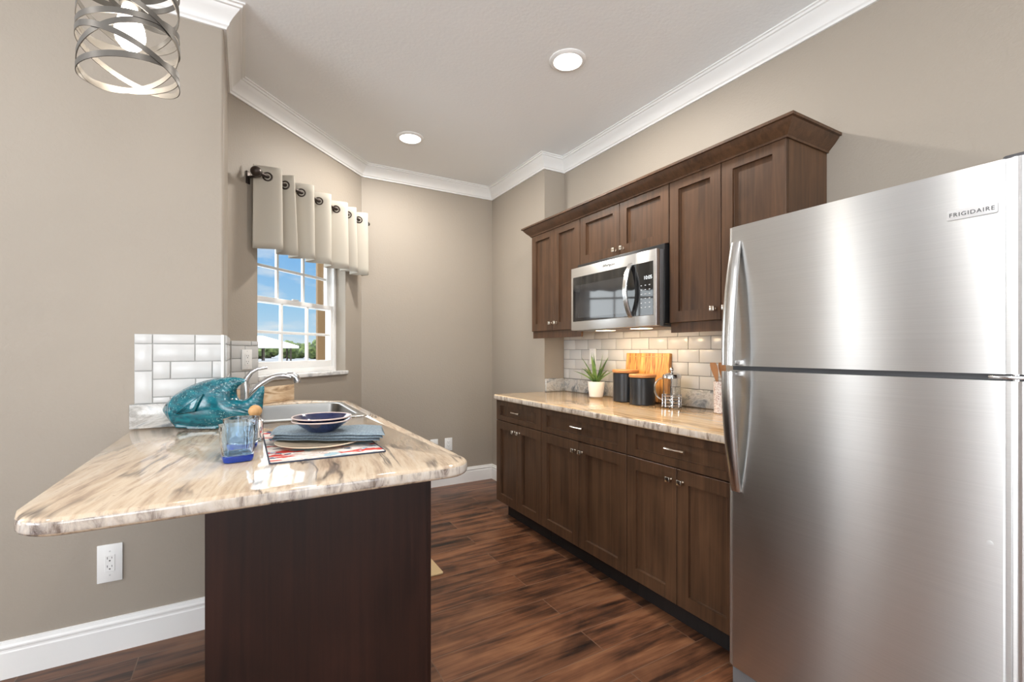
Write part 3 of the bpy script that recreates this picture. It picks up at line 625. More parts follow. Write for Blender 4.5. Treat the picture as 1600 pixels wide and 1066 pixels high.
b.build('top_spoke', 'band', pd)
pl = bpy.data.lights.new('pendant_bulb_light', 'POINT'); pl.energy = 3.5; pl.color = (1, .9, .76); pl.shadow_soft_size = .03
plo = bpy.data.objects.new('pendant_bulb_light', pl); C.objects.link(plo); plo.location = (PX, PY, PZ+1.985)

# ------------------------------------------------------------------ base cabinets along the right wall
XF = 1.655
def knob(y, z, xf, parent):
    b = MB(); b.tube([(xf+.001, y, z), (xf-.018, y, z)], .0048, 10); b.box(xf-.028, xf-.016, y-.0125, y+.0125, z-.0125, z+.0125, .0025, 2)
    b.tube([(xf, y, z), (xf-.003, y, z)], .009, 12); b.build('knob', 'nickel', parent)
def pull(y, z, xf, parent, L_=.105):
    b = MB(); pts = [(xf-.026-.004*math.cos(math.pi*t/2), y+t*L_/2, z) for t in [i/6 for i in range(-6, 7)]]
    b.tube(pts, [.0075-.0022*(1-abs(i)/6) for i in range(-6, 7)], 10)
    for s in (-.035, .035): b.tube([(xf+.001, y+s, z), (xf-.028, y+s, z)], .0045, 10)
    b.build('drawer_pull', 'nickel', parent)
YB = [3.104, 2.490, 1.722, 1.102]
labs = ['brown shaker base cabinet at the far end beside the back wall corner', 'wide brown shaker base cabinet in the middle of the run', 'brown shaker base cabinet next to the refrigerator']
for i in range(3):
    y1, y0 = YB[i], YB[i+1]; t = thing('base_cabinet', labs[i], 'cabinet', (1.97, (y0+y1)/2, 0), 0, 'base cabinets along the right wall')
    b = MB(); b.box(XF+.0195, 2.29, y0+.0005, y1-.0005, .115, ZS-.0005); b.build('body', 'cabinet_wood', t, smooth=False)
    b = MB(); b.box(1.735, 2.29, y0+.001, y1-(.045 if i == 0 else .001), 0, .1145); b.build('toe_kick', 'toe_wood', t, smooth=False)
    b = MB(); shaker(b, y0+.0025, y1-.0025, .7255, .871, XF, rl=.036); d = b.build('drawer', 'cabinet_wood', t, ang=25); pull((y0+y1)/2, .803, XF+.009, d)
    ym = (y0+y1)/2
    for a, c, s in ((y0+.0025, ym-.002, -1), (ym+.002, y1-.0025, 1)):
        b = MB(); shaker(b, a, c, .118, .7205, XF); d = b.build('door', 'cabinet_wood', t, ang=25); knob(ym+s*.032, .668, XF, d)
b = MB(); cs = [(2.294, 3.106), (1.645, 3.106)]
cs = [(2.2945, 3.105)] + [(1.627+.02+.02*math.cos(R(90+90*i/5)), 3.105-.02+.02*math.sin(R(90+90*i/5))) for i in range(6)] + [(1.627, 1.10), (2.2945, 1.10)]
b.prism(cs, ZS, .914, .009, 3)
tag(b.build('countertop', 'granite_counter', ang=30), 'tan veined granite worktop on the base cabinets along the right wall', 'countertop')
tag(MB().box(2.276, 2.2955, 1.105, 3.085, .9145, 1.016, .002).build('granite_upstand', 'granite_splash'), 'long grey granite upstand behind the canisters and french press', 'backsplash', 'granite upstands')
tag(MB().box(2.099, 2.2955, 3.0865, 3.1065, .9145, 1.016, .002).build('granite_upstand', 'granite_splash'), 'short granite upstand on the wall jog at the left end of the right counter', 'backsplash', 'granite upstands')
XT = Matrix.Translation((2.2955, 0, 0)) @ Matrix.Rotation(R(-90), 4, 'Z')      # u = -world y
rc = []; row = 0; z = 1.0175
while z < 1.47:
    z1 = min(z+.0775, 1.50); e = -3.104; first_ = True
    while e < -1.105:
        f = min(e+(.155 if not first_ or row % 2 else .0775), -1.105); rc.append((e, f, z, z1)); e = f; first_ = False
    z = z1; row += 1
tiles(rc, XT, ((-3.104, -.006, 1.0165), (-1.105, -.0005, 1.50)), 'tile_backsplash', 'white subway tile wall between the right counter and the upper cabinets')

# ------------------------------------------------------------------ upper cabinets
XU = 1.972; ZT = 2.165
def wallcab(y0, y1, z0, split, label, rail=True, kz=None):
    t = thing('wall_cabinet', label, 'cabinet', (2.13, (y0+y1)/2, z0), 0, 'upper cabinets on the right wall')
    b = MB(); b.box(XU+.0195, 2.2945, y0+.0005, y1-.0005, z0, ZT, .0005, 1); b.build('body', 'cabinet_wood', t, smooth=False)
    for a, c, s in ((y0+.0025, split-.002, -1), (split+.002, y1-.0025, 1)):
        b = MB(); shaker(b, a, c, z0+.002, 2.150, XU, st=.058); d = b.build('door', 'cabinet_wood', t, ang=25); knob(split+s*.033, kz, XU, d)
    if rail:
        b = MB(); b.sweep([(2.29, y1-.004), (XU+.014, y1-.004), (XU+.014, y0+.004), (2.29, y0+.004)] if False else [(XU+.014, y1-.001), (XU+.014, y0+.001)], [(0, z0), (0, z0-.052), (-.012, z0-.052), (-.018, z0)])
        b.build('light_rail', 'cabinet_wood', t)
    return t
wallcab(2.4965, 3.104, 1.390, 2.799, 'brown upper cabinet with two narrow doors left of the microwave', True, 1.447)
wallcab(1.733, 2.4955, 1.820, 2.112, 'short brown upper cabinet with two doors directly above the microwave', False, 1.858)
wallcab(1.111, 1.732, 1.390, 1.420, 'tall brown upper cabinet between the microwave and the refrigerator', True, 1.446)
pr = [(0, 2.138), (.006, 2.138), (.008, 2.146), (.018, 2.156), (.032, 2.170), (.046, 2.188), (.050, 2.196), (.060, 2.198), (.060, 2.210), (0, 2.210)]
b = MB(); b.sweep([(2.0955, 3.1055), (XU-.001, 3.1055), (XU-.001, 1.1095), (2.2945, 1.1095)], pr)
tag(b.build('cabinet_crown', 'cabinet_wood', ang=28), 'brown crown moulding running along the top of the upper cabinets', 'moulding')

# ------------------------------------------------------------------ microwave
Y0, Y1, XM = 1.7505, 2.4935, 1.897; z0, z1 = 1.376, 1.788
mw = thing('microwave', 'stainless over-the-range microwave with black glass hung under the short cabinet', 'microwave', (2.1, 2.12, z0))
b = MB(); b.box(1.952, 2.2835, Y0-.006+.0, Y1, z0+.012, 1.8195, .003); b.build('case', 'black', mw)
b = MB(); b.box(1.925, 1.953, Y0, Y1, z0, z1, .002); b.build('front_bezel', 'side', mw)
yd = 1.900                                              # gap between door and control panel
b = MB(); b.box(XM, 1.925, yd+.0008, Y1, z0, z1, .0035, 2); dr = b.build('door', 'steel_micro', mw)
b = MB(); b.box(XM-.0018, XM+.004, yd+.0015, Y1-.022, z0+.058, z1-.062, .0015, 1); wn = b.build('door_glass', 'dark_glass', dr)
b = MB(); b.box(XM-.0024, XM-.001, yd+.075, Y1-.050, z0+.080, z1-.118, .0004, 1); b.build('viewing_window', 'mw_window', wn)
b = MB(); text_mesh(b, 'Whirlpool', .026, T_((XM-.0004, 2.125, z1-.030)) @ FX); b.build('lettering', 'grey_text', dr)
b = MB(); pts = []
for i in range(17):
    u = i/16; pts.append((XM-.006-.046*math.sin(math.pi*u)**.8, yd+.035, z0+.056+(.300)*u))
L = []
for i, p in enumerate(pts):
    q = pts[min(i+1, 16)]; o = pts[max(i-1, 0)]; t_ = Vector((q[0]-o[0], 0, q[2]-o[2])).normalized(); nn = Vector((t_.z, 0, -t_.x))
    L.append([Vector(p)+nn*dx+Vector((0, dy, 0)) for dx, dy in ((-.006, -.012), (-.006, .012), (-.002, .016), (.005, .016), (.005, -.016), (-.002, -.016))])
b.loft(L); b.build('handle', 'steel', dr)
b = MB(); b.box(XM, 1.925, Y0, yd-.0008, z0, z1, .0035, 2); cpn = b.build('control_panel', 'steel_micro', mw)
b = MB(); b.box(XM-.0018, XM+.004, Y0+.022, yd-.0015, z0+.058, z1-.062, .0015, 1); b.build('keypad_glass', 'dark_glass', cpn)
b = MB(); text_mesh(b, '10:05', .028, T_((XM-.0018, 1.810, 1.640)) @ FX); b.build('clock_display', 'clock', cpn)
for r_ in range(6):
    for c_ in range(3): b = MB(); b.box(XM-.0024, XM-.0017, 1.793+c_*.030, 1.803+c_*.030, 1.598-r_*.024, 1.602-r_*.024); b.build('key_mark', 'pale_text', cpn)
b = MB(); b.box(1.93, 2.26, Y0+.02, Y1-.02, z0-.004, z0+.012, .002); b.build('bottom_vent', 'side', mw)
for y in (1.92, 2.23): b = MB(); b.box(1.97, 2.05, y, y+.10, z0-.006, z0-.003, .001, 1); b.build('cooktop_lamp', 'cooktop_lamp', mw)
area('microwave_lamp_light', (2.02, 2.28, z0-.012), (.10, .10), 3.0, (.25, .2, -1), (1, .72, .42))
area('microwave_lamp_light', (2.02, 1.97, z0-.012), (.10, .10), 2.0, (.25, 0, -1), (1, .72, .42))

# ------------------------------------------------------------------ refrigerator
FXF = 1.535; FY0, FY1 = .318, 1.080
fr = thing('refrigerator', 'large stainless steel top-freezer refrigerator at the right edge of the kitchen', 'refrigerator', (1.9, .70, 0))
b = MB(); b.box(1.612, 2.27, FY0+.006, FY1-.006, .02, 1.668, .006); b.build('cabinet_body', 'side', fr)
def dprof(y0, y1):
    out = []; back = 1.604
    out += [(back, y1), (FXF+.020, y1)]
    for i in range(1, 7): a = R(90*i/6); out.append((FXF+.020-.016*math.sin(a), y1-.016*(1-math.cos(a))))
    out += [(FXF+.0035, y1-.019), (FXF+.0, y1-.023)]
    for i in range(1, 12): u = i/12; out.append((FXF-.0045*math.sin(math.pi*u), y1-.023-(y1-y0-.070)*u))
    out += [(FXF+.0, y0+.047), (FXF+.0045, y0+.043), (FXF+.0045, y0+.035), (FXF+.0015, y0+.031)]
    for i in range(0, 9): a = R(90*i/8); out.append((FXF+.0015+.03*(1-math.cos(a)), y0+.03-.03*math.sin(a)))
    out += [(back, y0)]
    return out
def fdoor(z0, z1, name):
    b = MB(); b.prism(dprof(FY0, FY1), z0, z1); return b.build(name, 'steel_door', fr, ang=30)
fz = fdoor(1.188, 1.690, 'freezer_door'); fd = fdoor(.10, 1.172, 'refrigerator_door')
b = MB(); b.box(1.552, 1.611, FY0+.012, FY1-.012, 1.163, 1.1965); b.box(1.602, 1.6125, FY0+.012, FY1-.012, .11, 1.68); b.build('gasket', 'gasket', fr, smooth=False)
b = MB(); b.box(1.55, 2.2, FY0+.012, FY1-.012, .012, .095, .002); b.build('kick_plate', 'side', fr)
for x in (1.66, 2.2):
    for y in (FY0+.06, FY1-.06): b = MB(); b.lathe([(.018, 0), (.018, .021)], (x, y), 14); b.build('levelling_foot', 'black', fr)
b = MB(); b.box(1.56, 1.68, FY0+.004, FY0+.055, 1.6895, 1.705, .006, 3); b.build('top_hinge_cover', 'gasket', fr)
b = MB(); b.box(1.543, 1.60, FY0+.006, FY0+.075, 1.1755, 1.1845, .002); b.lathe([(.007, 1.172), (.007, 1.188)], (1.556, FY0+.03), 14); b.build('centre_hinge', 'chrome', fr)
def handle(za, zb, parent):                               # za at the door gap (proud), zb at the far end (meets the face)
    b = MB(); L = []; n_ = 22; yc = 1.036
    for i in range(n_+1):
        u = i/n_; z = za+(zb-za)*u; out = .052*math.cos(u*math.pi/2)**.85 if u < 1 else 0
        x = FXF-.004-out; w = .0225-.006*u**3; th = .012-.004*u
        L.append([(x+dx*th, yc+dy*w+.004*u, z) for dx, dy in ((-1, -.62), (-1, .62), (-.55, 1), (.55, 1), (.9, .6), (.9, -.6), (.55, -1), (-.55, -1))])
    b.loft(L)
    s = 1 if zb > za else -1
    b.box(FXF-.051, FXF+.003, yc-.0145, yc+.0145, min(za+s*.001, za+s*.017), max(za+s*.001, za+s*.017), .003, 2)
    return b.build('handle', 'steel', parent, ang=40)
handle(1.192, 1.632, fz); handle(1.170, .738, fd)
b = MB(); pl_ = rrect(-.046, .046, -.0125, .0125, .004, 4); b.prism(pl_, 0, .003, .0012, 2, X=T_((FXF-.0012, .4185, 1.580)) @ FX); bd = b.build('badge', 'badge', fz)
b = MB(); text_mesh(b, 'FRIGIDAIRE', .0140, T_((FXF-.0044, .4185, 1.580)) @ FX, space=1.18); b.build('lettering', 'grey_text', bd)
b = MB(); b.lathe([(.0062, 0), (.0062, .0012), (.004, .0016)], (0, 0), 20, X=T_((FXF-.0002, .387, .785)) @ FX); b.build('sticker', 'badge', fd)

# ------------------------------------------------------------------ things on the right counter
ZC = .9143
pt = thing('potted_plant', 'small green spiky succulent in a white ceramic pot on the right counter', 'plant', (2.165, 2.555, ZC))
px, py = 2.165, 2.555
b = MB(); b.lathe([(.040, ZC), (.048, ZC+.003), (.056, ZC+.06), (.060, ZC+.108), (.0595, ZC+.110), (.055, ZC+.108), (.053, ZC+.095), (.01, ZC+.095)], (px, py), 32); b.build('pot', 'pot', pt)
b = MB(); b.lathe([(.052, ZC+.0955), (.04, ZC+.099), (.005, ZC+.101)], (px, py), 20); b.build('soil', 'soil', pt)
def leaf(az, out, up, w, curl):
    out = min(out, .098/max(.01, math.cos(az))) if math.cos(az) > 0 else out
    out = min(out, .140/max(.01, -math.sin(az))) if math.sin(az) < 0 else out
    b = MB(); L = []; n_ = 12; d = Vector((math.cos(az), math.sin(az), 0)); sd = Vector((-d.y, d.x, 0)); base = Vector((px, py, ZC+.098))+d*.010
    for i in range(n_+1):
        u = i/n_; p = base+d*(out*(u**1.25))+Vector((0, 0, up*(u-curl*u*u))); ww = w*(.55+.9*u)*(1-u)**.75+.0004 if u > .2 else w*(.75+.2*u/.2*.0+.0)*(.84)
        ww = w*max(.012, (1-u**1.7))*(.8+.2*min(1, u*5)); t_ = (d*out+Vector((0, 0, up*(1-2*curl*u)))).normalized(); nn = sd.cross(t_).normalized()
        L.append([p+sd*ww*math.cos(q)+nn*ww*(.36*math.sin(q)+.30*(math.cos(q)**2)) for q in [2*math.pi*k_/8 for k_ in range(8)]])
    b.loft(L); b.build('leaf', 'leaf', pt)
for k_ in range(6): leaf(R(25+60*k_), .155+.025*(k_ % 2), .165-.02*(k_ % 3), .0165, .30)
for k_ in range(5): leaf(R(-5+72*k_), .095, .205+.012*(k_ % 2), .0165, .10)
for k_ in range(3): leaf(R(70+120*k_), .040, .215, .014, .02)
def canister(x, y, r, h, label):
    t = thing('canister', label, 'canister', (x, y, ZC), 0, 'black canisters')
    b = MB(); b.lathe([(r-.003, ZC), (r, ZC+.004), (r, ZC+h-.004), (r-.003, ZC+h)], (x, y), 48); b.build('jar', 'canister', t)
    b = MB(); zt = ZC+h+.0005; b.lathe([(r-.008, zt), (r+.004, zt+.001), (r+.006, zt+.006), (r+.005, zt+.017), (r+.002, zt+.0195)], (x, y), 48); b.build('lid', 'lid_wood', t)
canister(2.148, 2.247, .078, .185, 'taller black canister with wooden lid nearer the potted plant')
canister(2.108, 2.057, .076, .165, 'shorter black canister with wooden lid in front of the cutting board')
# cutting board leaning on the upstand
cb = thing('cutting_board', 'striped wooden cutting board leaning against the tile behind the canisters', 'cutting board', (2.225, 2.14, ZC))
XB = T_((2.2455, 2.165, ZC+.0005)) @ Matrix.Rotation(R(4.6), 4, 'Y')
b = MB(XB)
L = []
for z_, rec in ((0, 0),): pass
b.box(-.013, .013, -.185, .185, .0045, .312, .004, 3); b.build('board', 'board', cb)
b = MB(XB); f_ = [(-.165, -.160), (.160, .165)]
for q in ((-.163, .163, .287, .2915), (-.163, -.1585, .02, .287), (.1585, .163, .02, .287)): b.box(-.0134, -.0125, q[0], q[1], q[2], q[3])
b.build('juice_groove', 'lid_wood', cb, smooth=False)
# french press
fx, fy = 2.135, 1.856; zz = ZC
fp = thing('french_press', 'glass french press with chrome frame and lid on the right counter', 'coffee press', (fx, fy, zz))
b = MB(); b.lathe([(.046, zz+.012), (.049, zz+.016), (.049, zz+.168), (.051, zz+.172), (.0495, zz+.172), (.0470, zz+.168), (.0470, zz+.018), (.044, zz+.0145)], (fx, fy), 40, True, True); b.build('beaker', 'press_glass', fp)
b = MB()
for h in (.016, .034, .052, .070): b.torus((fx, fy, zz+h), .0515, .0028, 36, 8)
for k_ in range(8): a = 2*math.pi*k_/8; b.tube([(fx+.0515*math.cos(a), fy+.0515*math.sin(a), zz+.006), (fx+.0515*math.cos(a), fy+.0515*math.sin(a), zz+.078)], .0026, 6)
for k_ in range(4): a = 2*math.pi*(k_+.5)/4; b.sphere((fx+.0515*math.cos(a), fy+.0515*math.sin(a), zz+.006), .006, 10)
b.lathe([(.052, zz+.009), (.052, zz+.0115), (.02, zz+.0115), (.02, zz+.009)], (fx, fy), 36)
b.build('frame', 'chrome', fp)
b = MB(); b.lathe([(.0535, zz+.170), (.0535, zz+.182), (.048, zz+.192), (.030, zz+.200), (.012, zz+.203), (.005, zz+.204), (.005, zz+.212)], (fx, fy), 40); b.build('lid', 'chrome', fp)
b = MB(); b.sphere((fx, fy, zz+.220), .0125, 18); b.build('plunger_knob', 'chrome', fp)
b = MB(); b.tube([(fx, fy, zz+.05), (fx, fy, zz+.17)], .0028, 8); b.lathe([(.044, zz+.045), (.044, zz+.050), (.01, zz+.052)], (fx, fy), 30); b.build('plunger', 'chrome', fp)
hd = Vector((-.42, .907, 0)); b = MB(); pts = []
for i in range(15):
    a = math.pi*(-.5+i/14); pts.append(Vector((fx, fy, zz+.106))+hd*(.051+.048*math.cos(a))+Vector((0, 0, .062*math.sin(a))))
b.tube(pts, .0062, 10, flat=(1.5, .8)); b.build('handle', 'chrome', fp)
# utensil crock with wooden spoons
cx_, cy_ = 2.185, 1.555
b = MB(); b.lathe([(.046, ZC), (.050, ZC+.003), (.052, ZC+.165), (.051, ZC+.168), (.047, ZC+.166), (.045, ZC+.01), (.01, ZC+.008)], (cx_, cy_), 36)
tag(b.build('utensil_crock', 'speckle'), 'tall white speckled utensil crock beside the refrigerator handle', 'crock')
for (dx, dy, lean, lab) in ((-.012, .012, .030, 'wooden spatula on the left in the speckled crock'), (.006, .0, .012, 'wooden spatula on the right in the speckled crock')):
    b = MB(); L = []
    for i in range(15):
        u = i/14; z = ZC+.03+.235*u; w = .006 if u < .55 else .006+.017*min(1, (u-.55)/.3); th = .005 if u < .6 else .0035
        x = cx_+dx-lean*.45*u; y = cy_+dy+lean*u**1.6*1.2
        if u > .97: w *= .8
        L.append([(x+th*math.cos(q)*.9, y+w*math.sin(q), z) for q in [2*math.pi*k_/10 for k_ in range(10)]])
    b.loft(L); tag(b.build('wooden_spatula', 'spoon_wood'), lab, 'spatula', 'wooden spatulas in the crock')

# ------------------------------------------------------------------ things on the peninsula
# teal fish
XFH = Matrix(((.866, .5, 0, -.112), (-.5, .866, 0, 2.325), (0, 0, 1, ZC+.001), (0, 0, 0, 1)))     # u along, depth, up
raw = [(295, 838), (312, 800), (340, 765), (420, 690), (490, 645), (560, 610), (630, 583), (700, 562), (770, 546), (850, 535), (920, 530), (985, 532), (1040, 541), (1085, 551), (1078, 565), (1045, 590), (1008, 620), (988, 655), (983, 690), (992, 718), (1018, 738), (1050, 744), (1090, 732), (1130, 702), (1170, 660), (1205, 628), (1238, 610), (1254, 618), (1252, 680), (1244, 735), (1240, 790), (1234, 835), (1205, 868), (1150, 895), (1085, 925), (1020, 965), (970, 995), (930, 1008), (860, 1010), (700, 1010), (560, 1010), (440, 1009), (400, 985), (360, 935), (325, 885), (302, 858)]
K = 4.564e-4*.985
ol = [((x-775)*K, (1010-y)*K) for x, y in raw]
def inside(p):
    c = False; x, y = p; j = len(ol)-1
    for i in range(len(ol)):
        (xi, yi), (xj, yj) = ol[i], ol[j]
        if (yi > y) != (yj > y) and x < (xj-xi)*(y-yi)/(yj-yi)+xi: c = not c
        j = i
    return c
def near(p):
    best = (9, p); P_ = Vector(p)
    for i in range(len(ol)):
        a, c = Vector(ol[i]), Vector(ol[(i+1) % len(ol)]); d = c-a; t_ = max(0, min(1, (P_-a).dot(d)/d.length_squared)); q = a+d*t_; dd = (P_-q).length
        if dd < best[0]: best = (dd, (q.x, q.y))
    return best
g = .004; nx, ny = int(.46/g), int(.24/g); gp = {}
for i in range(nx):
    for j in range(ny):
        p = (-.235+i*g, -.004+j*g)
        if inside(p): gp[(i, j)] = p
cells = [(i, j) for (i, j) in gp if (i+1, j) in gp and (i, j+1) in gp and (i+1, j+1) in gp]
use = {}
for (i, j) in cells:
    for q in ((i, j), (i+1, j), (i+1, j+1), (i, j+1)): use[q] = use.get(q, 0)+1
import numpy as np
A = np.zeros((nx+2, ny+2)); msk = np.zeros_like(A, bool)
for q, n_ in use.items():
    if n_ == 4: msk[q[0]+1, q[1]+1] = True
for _ in range(1600): A[1:-1, 1:-1] = np.where(msk[1:-1, 1:-1], .25*(A[2:, 1:-1]+A[:-2, 1:-1]+A[1:-1, 2:]+A[1:-1, :-2])+1, 0)
A = np.sqrt(A/A.max())
b = MB(XFH); vs = []; fi = {}; bi = {}; fs = []
for q, n_ in use.items():
    u, v = gp[q]
    if n_ < 4: d, e = near(gp[q]); fi[q] = bi[q] = len(vs); vs.append((e[0], 0, max(e[1], 0)))
    else:
        h = .064*float(A[q[0]+1, q[1]+1])**1.05; dd = .01
        # flat base: keep the lower body full so that it stands
        if v < .05 and -.15 < u < .07: h = max(h, .034*min(1, (u+.165)/.03)*min(1, (.085-u)/.03))
        # gill ridge and mouth
        gx = u+.160-.02*((v-.09)/.09)**2; h += .0030*math.exp(-(gx/.005)**2)-.0025*math.exp(-((u+.196)/.004)**2)
        if u > .10: h += .0020*math.sin((v-.08+(u-.1)*.35)*420)*min(1, (u-.1)/.05)
        if v > .15: h += .0014*math.sin((u*.8+v)*380)
        fi[q] = len(vs); vs.append((u, -h, v)); bi[q] = len(vs); vs.append((u, h, v))
for (i, j) in cells:
    q4 = ((i, j), (i+1, j), (i+1, j+1), (i, j+1))
    fs.append([fi[q] for q in q4]); fs.append([bi[q] for q in q4][::-1])
def hb(u, v): return .064*float(A[int(round((u+.235)/g))+1, int(round((v+.004)/g))+1])**1.05
fsh = thing('fish_sculpture', 'glossy teal ceramic fish standing on the granite by the left wall', 'sculpture', (-.112, 2.325, ZC), R(-30))
b.raw(vs, fs); fo = b.build('body', 'fish', fsh, ang=80)
b = MB(XFH)                                                # pectoral fin in relief
fan = []
for i in range(9):
    u = i/8; tip = (-.005+.028*0-.03*u, .150-.068*u); fan.append(tip)
L = []
root = (-.115, .068)
vs = []; fs = []
for i in range(9):
    u = i/8; tx, tz = -.002-.030*u, .150-.072*u
    for j in range(7):
        w_ = j/6; x = root[0]+(tx-root[0])*w_; z = root[1]+(tz-root[1])*w_
        vs.append((x, -hb(x, z)-.0015-.003*w_-.0022*(i % 2), z))
for i in range(8):
    for j in range(6): a = i*7+j; fs.append((a, a+1, a+8, a+7))
b.raw(vs, fs); pf = b.build('pectoral_fin', 'fish', fsh, ang=60); md = pf.modifiers.new('t', 'SOLIDIFY'); md.thickness = .006; md.offset = 0
b = MB(XFH); b.sphere((-.178, -hb(-.178, .098)+.003, .098), .0065, 14, (1, .8, 1)); b.build('eye', 'black', fsh)

# blue tumblers
def tumbler(x, y, label, rz):
    t = thing('drinking_glass', label, 'glass', (x, y, ZC), rz, 'blue tumblers'); X = T_((x, y, ZC)) @ Matrix.Rotation(rz, 4, 'Z')
    def lp(a, z, r): return [(p, q, z) for p, q in rrect(-a, a, -a, a, r, 6)]
    b = MB(X); b.loft([lp(.0405, .0205, .018), lp(.0425, .045, .020), lp(.0455, .105, .024), lp(.0462, .1075, .0245), lp(.0450, .1075, .0235), lp(.0432, .104, .022), lp(.0400, .046, .018), lp(.0365, .0245, .014)]); b.build('tumbler_wall', 'blue_glass', t, ang=50)
    b = MB(X); b.loft([lp(.0355, .0008, .014), lp(.0385, .003, .016), lp(.0400, .012, .017), lp(.0404, .0195, .018), lp(.038, .0203, .016)]); b.build('base', 'cobalt', t, ang=50); return t
tumbler(-.018, 1.615, 'blue glass tumbler with cobalt base nearest the front edge', R(8))
tumbler(-.008, 1.775, 'blue glass tumbler behind the front tumbler and before the fish', R(-20))
# oil bottle with a round wooden stopper
ob = thing('oil_bottle', 'small clear bottle with round wooden stopper behind the blue tumblers', 'bottle', (.035, 1.93, ZC))
b = MB(); b.lathe([(.020, ZC+.0005), (.025, ZC+.003), (.026, ZC+.072), (.022, ZC+.080), (.0145, ZC+.084), (.0145, ZC+.088), (.0125, ZC+.088), (.0125, ZC+.082), (.022, ZC+.072), (.022, ZC+.007), (.01, ZC+.005)], (.035, 1.93), 32); b.build('bottle_body', 'clear', ob)
b = MB(); b.sphere((.035, 1.93, ZC+.1085), .0225, 24); b.lathe([(.0115, ZC+.076), (.012, ZC+.095)], (.035, 1.93), 16); b.build('stopper', 'cork_wood', ob)
# placemat, plate, napkin, bowls
pm = thing('placemat', 'red white and navy printed placemat at the front of the peninsula', 'placemat', (.23, 1.8, ZC))
b = MB(); b.prism(rrect(.064, .398, 1.508, 2.10, .008, 3), ZC+.0005, ZC+.0035, .0008, 1); b.build('cloth', 'placemat', pm)
b = MB(); o_, i_ = rrect(.062, .400, 1.506, 2.102, .009, 3), rrect(.0655, .3965, 1.5095, 2.0985, .007, 3)
b.loft([[(x, y, ZC+.0003) for x, y in o_], [(x, y, ZC+.0042) for x, y in o_], [(x, y, ZC+.0042) for x, y in i_], [(x, y, ZC+.0003) for x, y in i_]], False, False); b.build('hem', 'hem', pm)
zp = ZC+.0043; pcx, pcy = .228, 1.738
b = MB(); b.lathe([(.075, zp), (.078, zp+.003), (.110, zp+.006), (.1395, zp+.0115), (.1415, zp+.0135), (.1395, zp+.0150), (.108, zp+.0100), (.085, zp+.008), (.01, zp+.007)], (pcx, pcy), 64)
tag(b.build('dinner_plate', 'dish'), 'cream dinner plate under the folded blue napkin', 'plate')
nk = thing('napkin', 'folded chambray blue cloth napkin draped over the cream plate', 'napkin', (.268, 1.785, ZC+.03), R(-30))
XN = T_((.262, 1.778, zp+.0158)) @ Matrix.Rotation(R(-30), 4, 'Z')
def layer(k_, x0, x1, y0, y1, zb, th):
    b = MB(XN); nu, nv = 40, 12; 
    def hgt(u, v):
        x = x0+(x1-x0)*u; s_ = max(0, abs(x-.0)-.10)
        return zb-.10*s_*s_*(1.0 if x > 0 else .6)*1.4+.0012*math.sin(9*u)*math.sin(2.3*v)+.0008*math.sin(21*u+4*v)
    L = []
    for i in range(nu+1):
        u = i/nu; ring = []
        ex = .6 if i in (0, nu) else 1
        for j in range(nv+1):
            v = j/nv; e_ = min(1, min(v, 1-v)*9); ring.append((x0+(x1-x0)*u-.33*(y0+(y1-y0)*v)+.003*math.sin(5*v+k_), y0+(y1-y0)*v+.004*math.sin(7*u+k_), hgt(u, v)+th*ex*(.5+.5*math.sqrt(max(0, 1-(1-e_)**2)))))
        for j in range(nv, -1, -1):
            v = j/nv; e_ = min(1, min(v, 1-v)*9); ring.append((x0+(x1-x0)*u-.33*(y0+(y1-y0)*v)+.003*math.sin(5*v+k_), y0+(y1-y0)*v+.004*math.sin(7*u+k_), hgt(u, v)+th*(.5-.5*ex*math.sqrt(max(0, 1-(1-e_)**2)))))
        L.append(ring)
    b.loft(L); return b.build('fold', 'napkin', nk, ang=60)
layer(0, -.190, .180, -.098, .102, .0, .0086); layer(1, -.185, .188, -.100, .100, .0089, .0086); layer(2, -.196, .196, -.096, .104, .0178, .0086)
def bowl(z, label):
    x, y = .236, 1.735
    t = thing('bowl', label, 'bowl', (x, y, z), 0, 'navy bowls'); k_ = 1.0
    q = .885
    b = MB(); b.lathe([(a*q, z+h) for a, h in ((.046, 0), (.050, .001), (.062, .010), (.090, .028), (.1075, .0375), (.1055, .0395), (.086, .030), (.058, .012), (.01, .0075))], (x, y), 64); b.build('bowl_body', 'bowl', t)
    b = MB(); b.lathe([(a*q, z+h) for a, h in ((.1068, .0366), (.1100, .0380), (.1112, .0402), (.1095, .0420), (.1062, .0408), (.1052, .0390))], (x, y), 64, False, False); b.build('rim', 'bowl_rim', t)
zb_ = zp+.0158+.0275
bowl(zb_+.0005, 'lower of two nested navy bowls sitting on the blue napkin'); bowl(zb_+.0120, 'upper of two nested navy bowls on the blue napkin')

# floor mat behind the peninsula
b = MB(); b.prism(rrect(.575, .962, 2.425, 3.10, .012, 3), .0008, .009, .002, 2)
tag(b.build('kitchen_mat', 'jute'), 'tan woven kitchen mat on the floor beside the sink, its corner past the peninsula', 'mat')

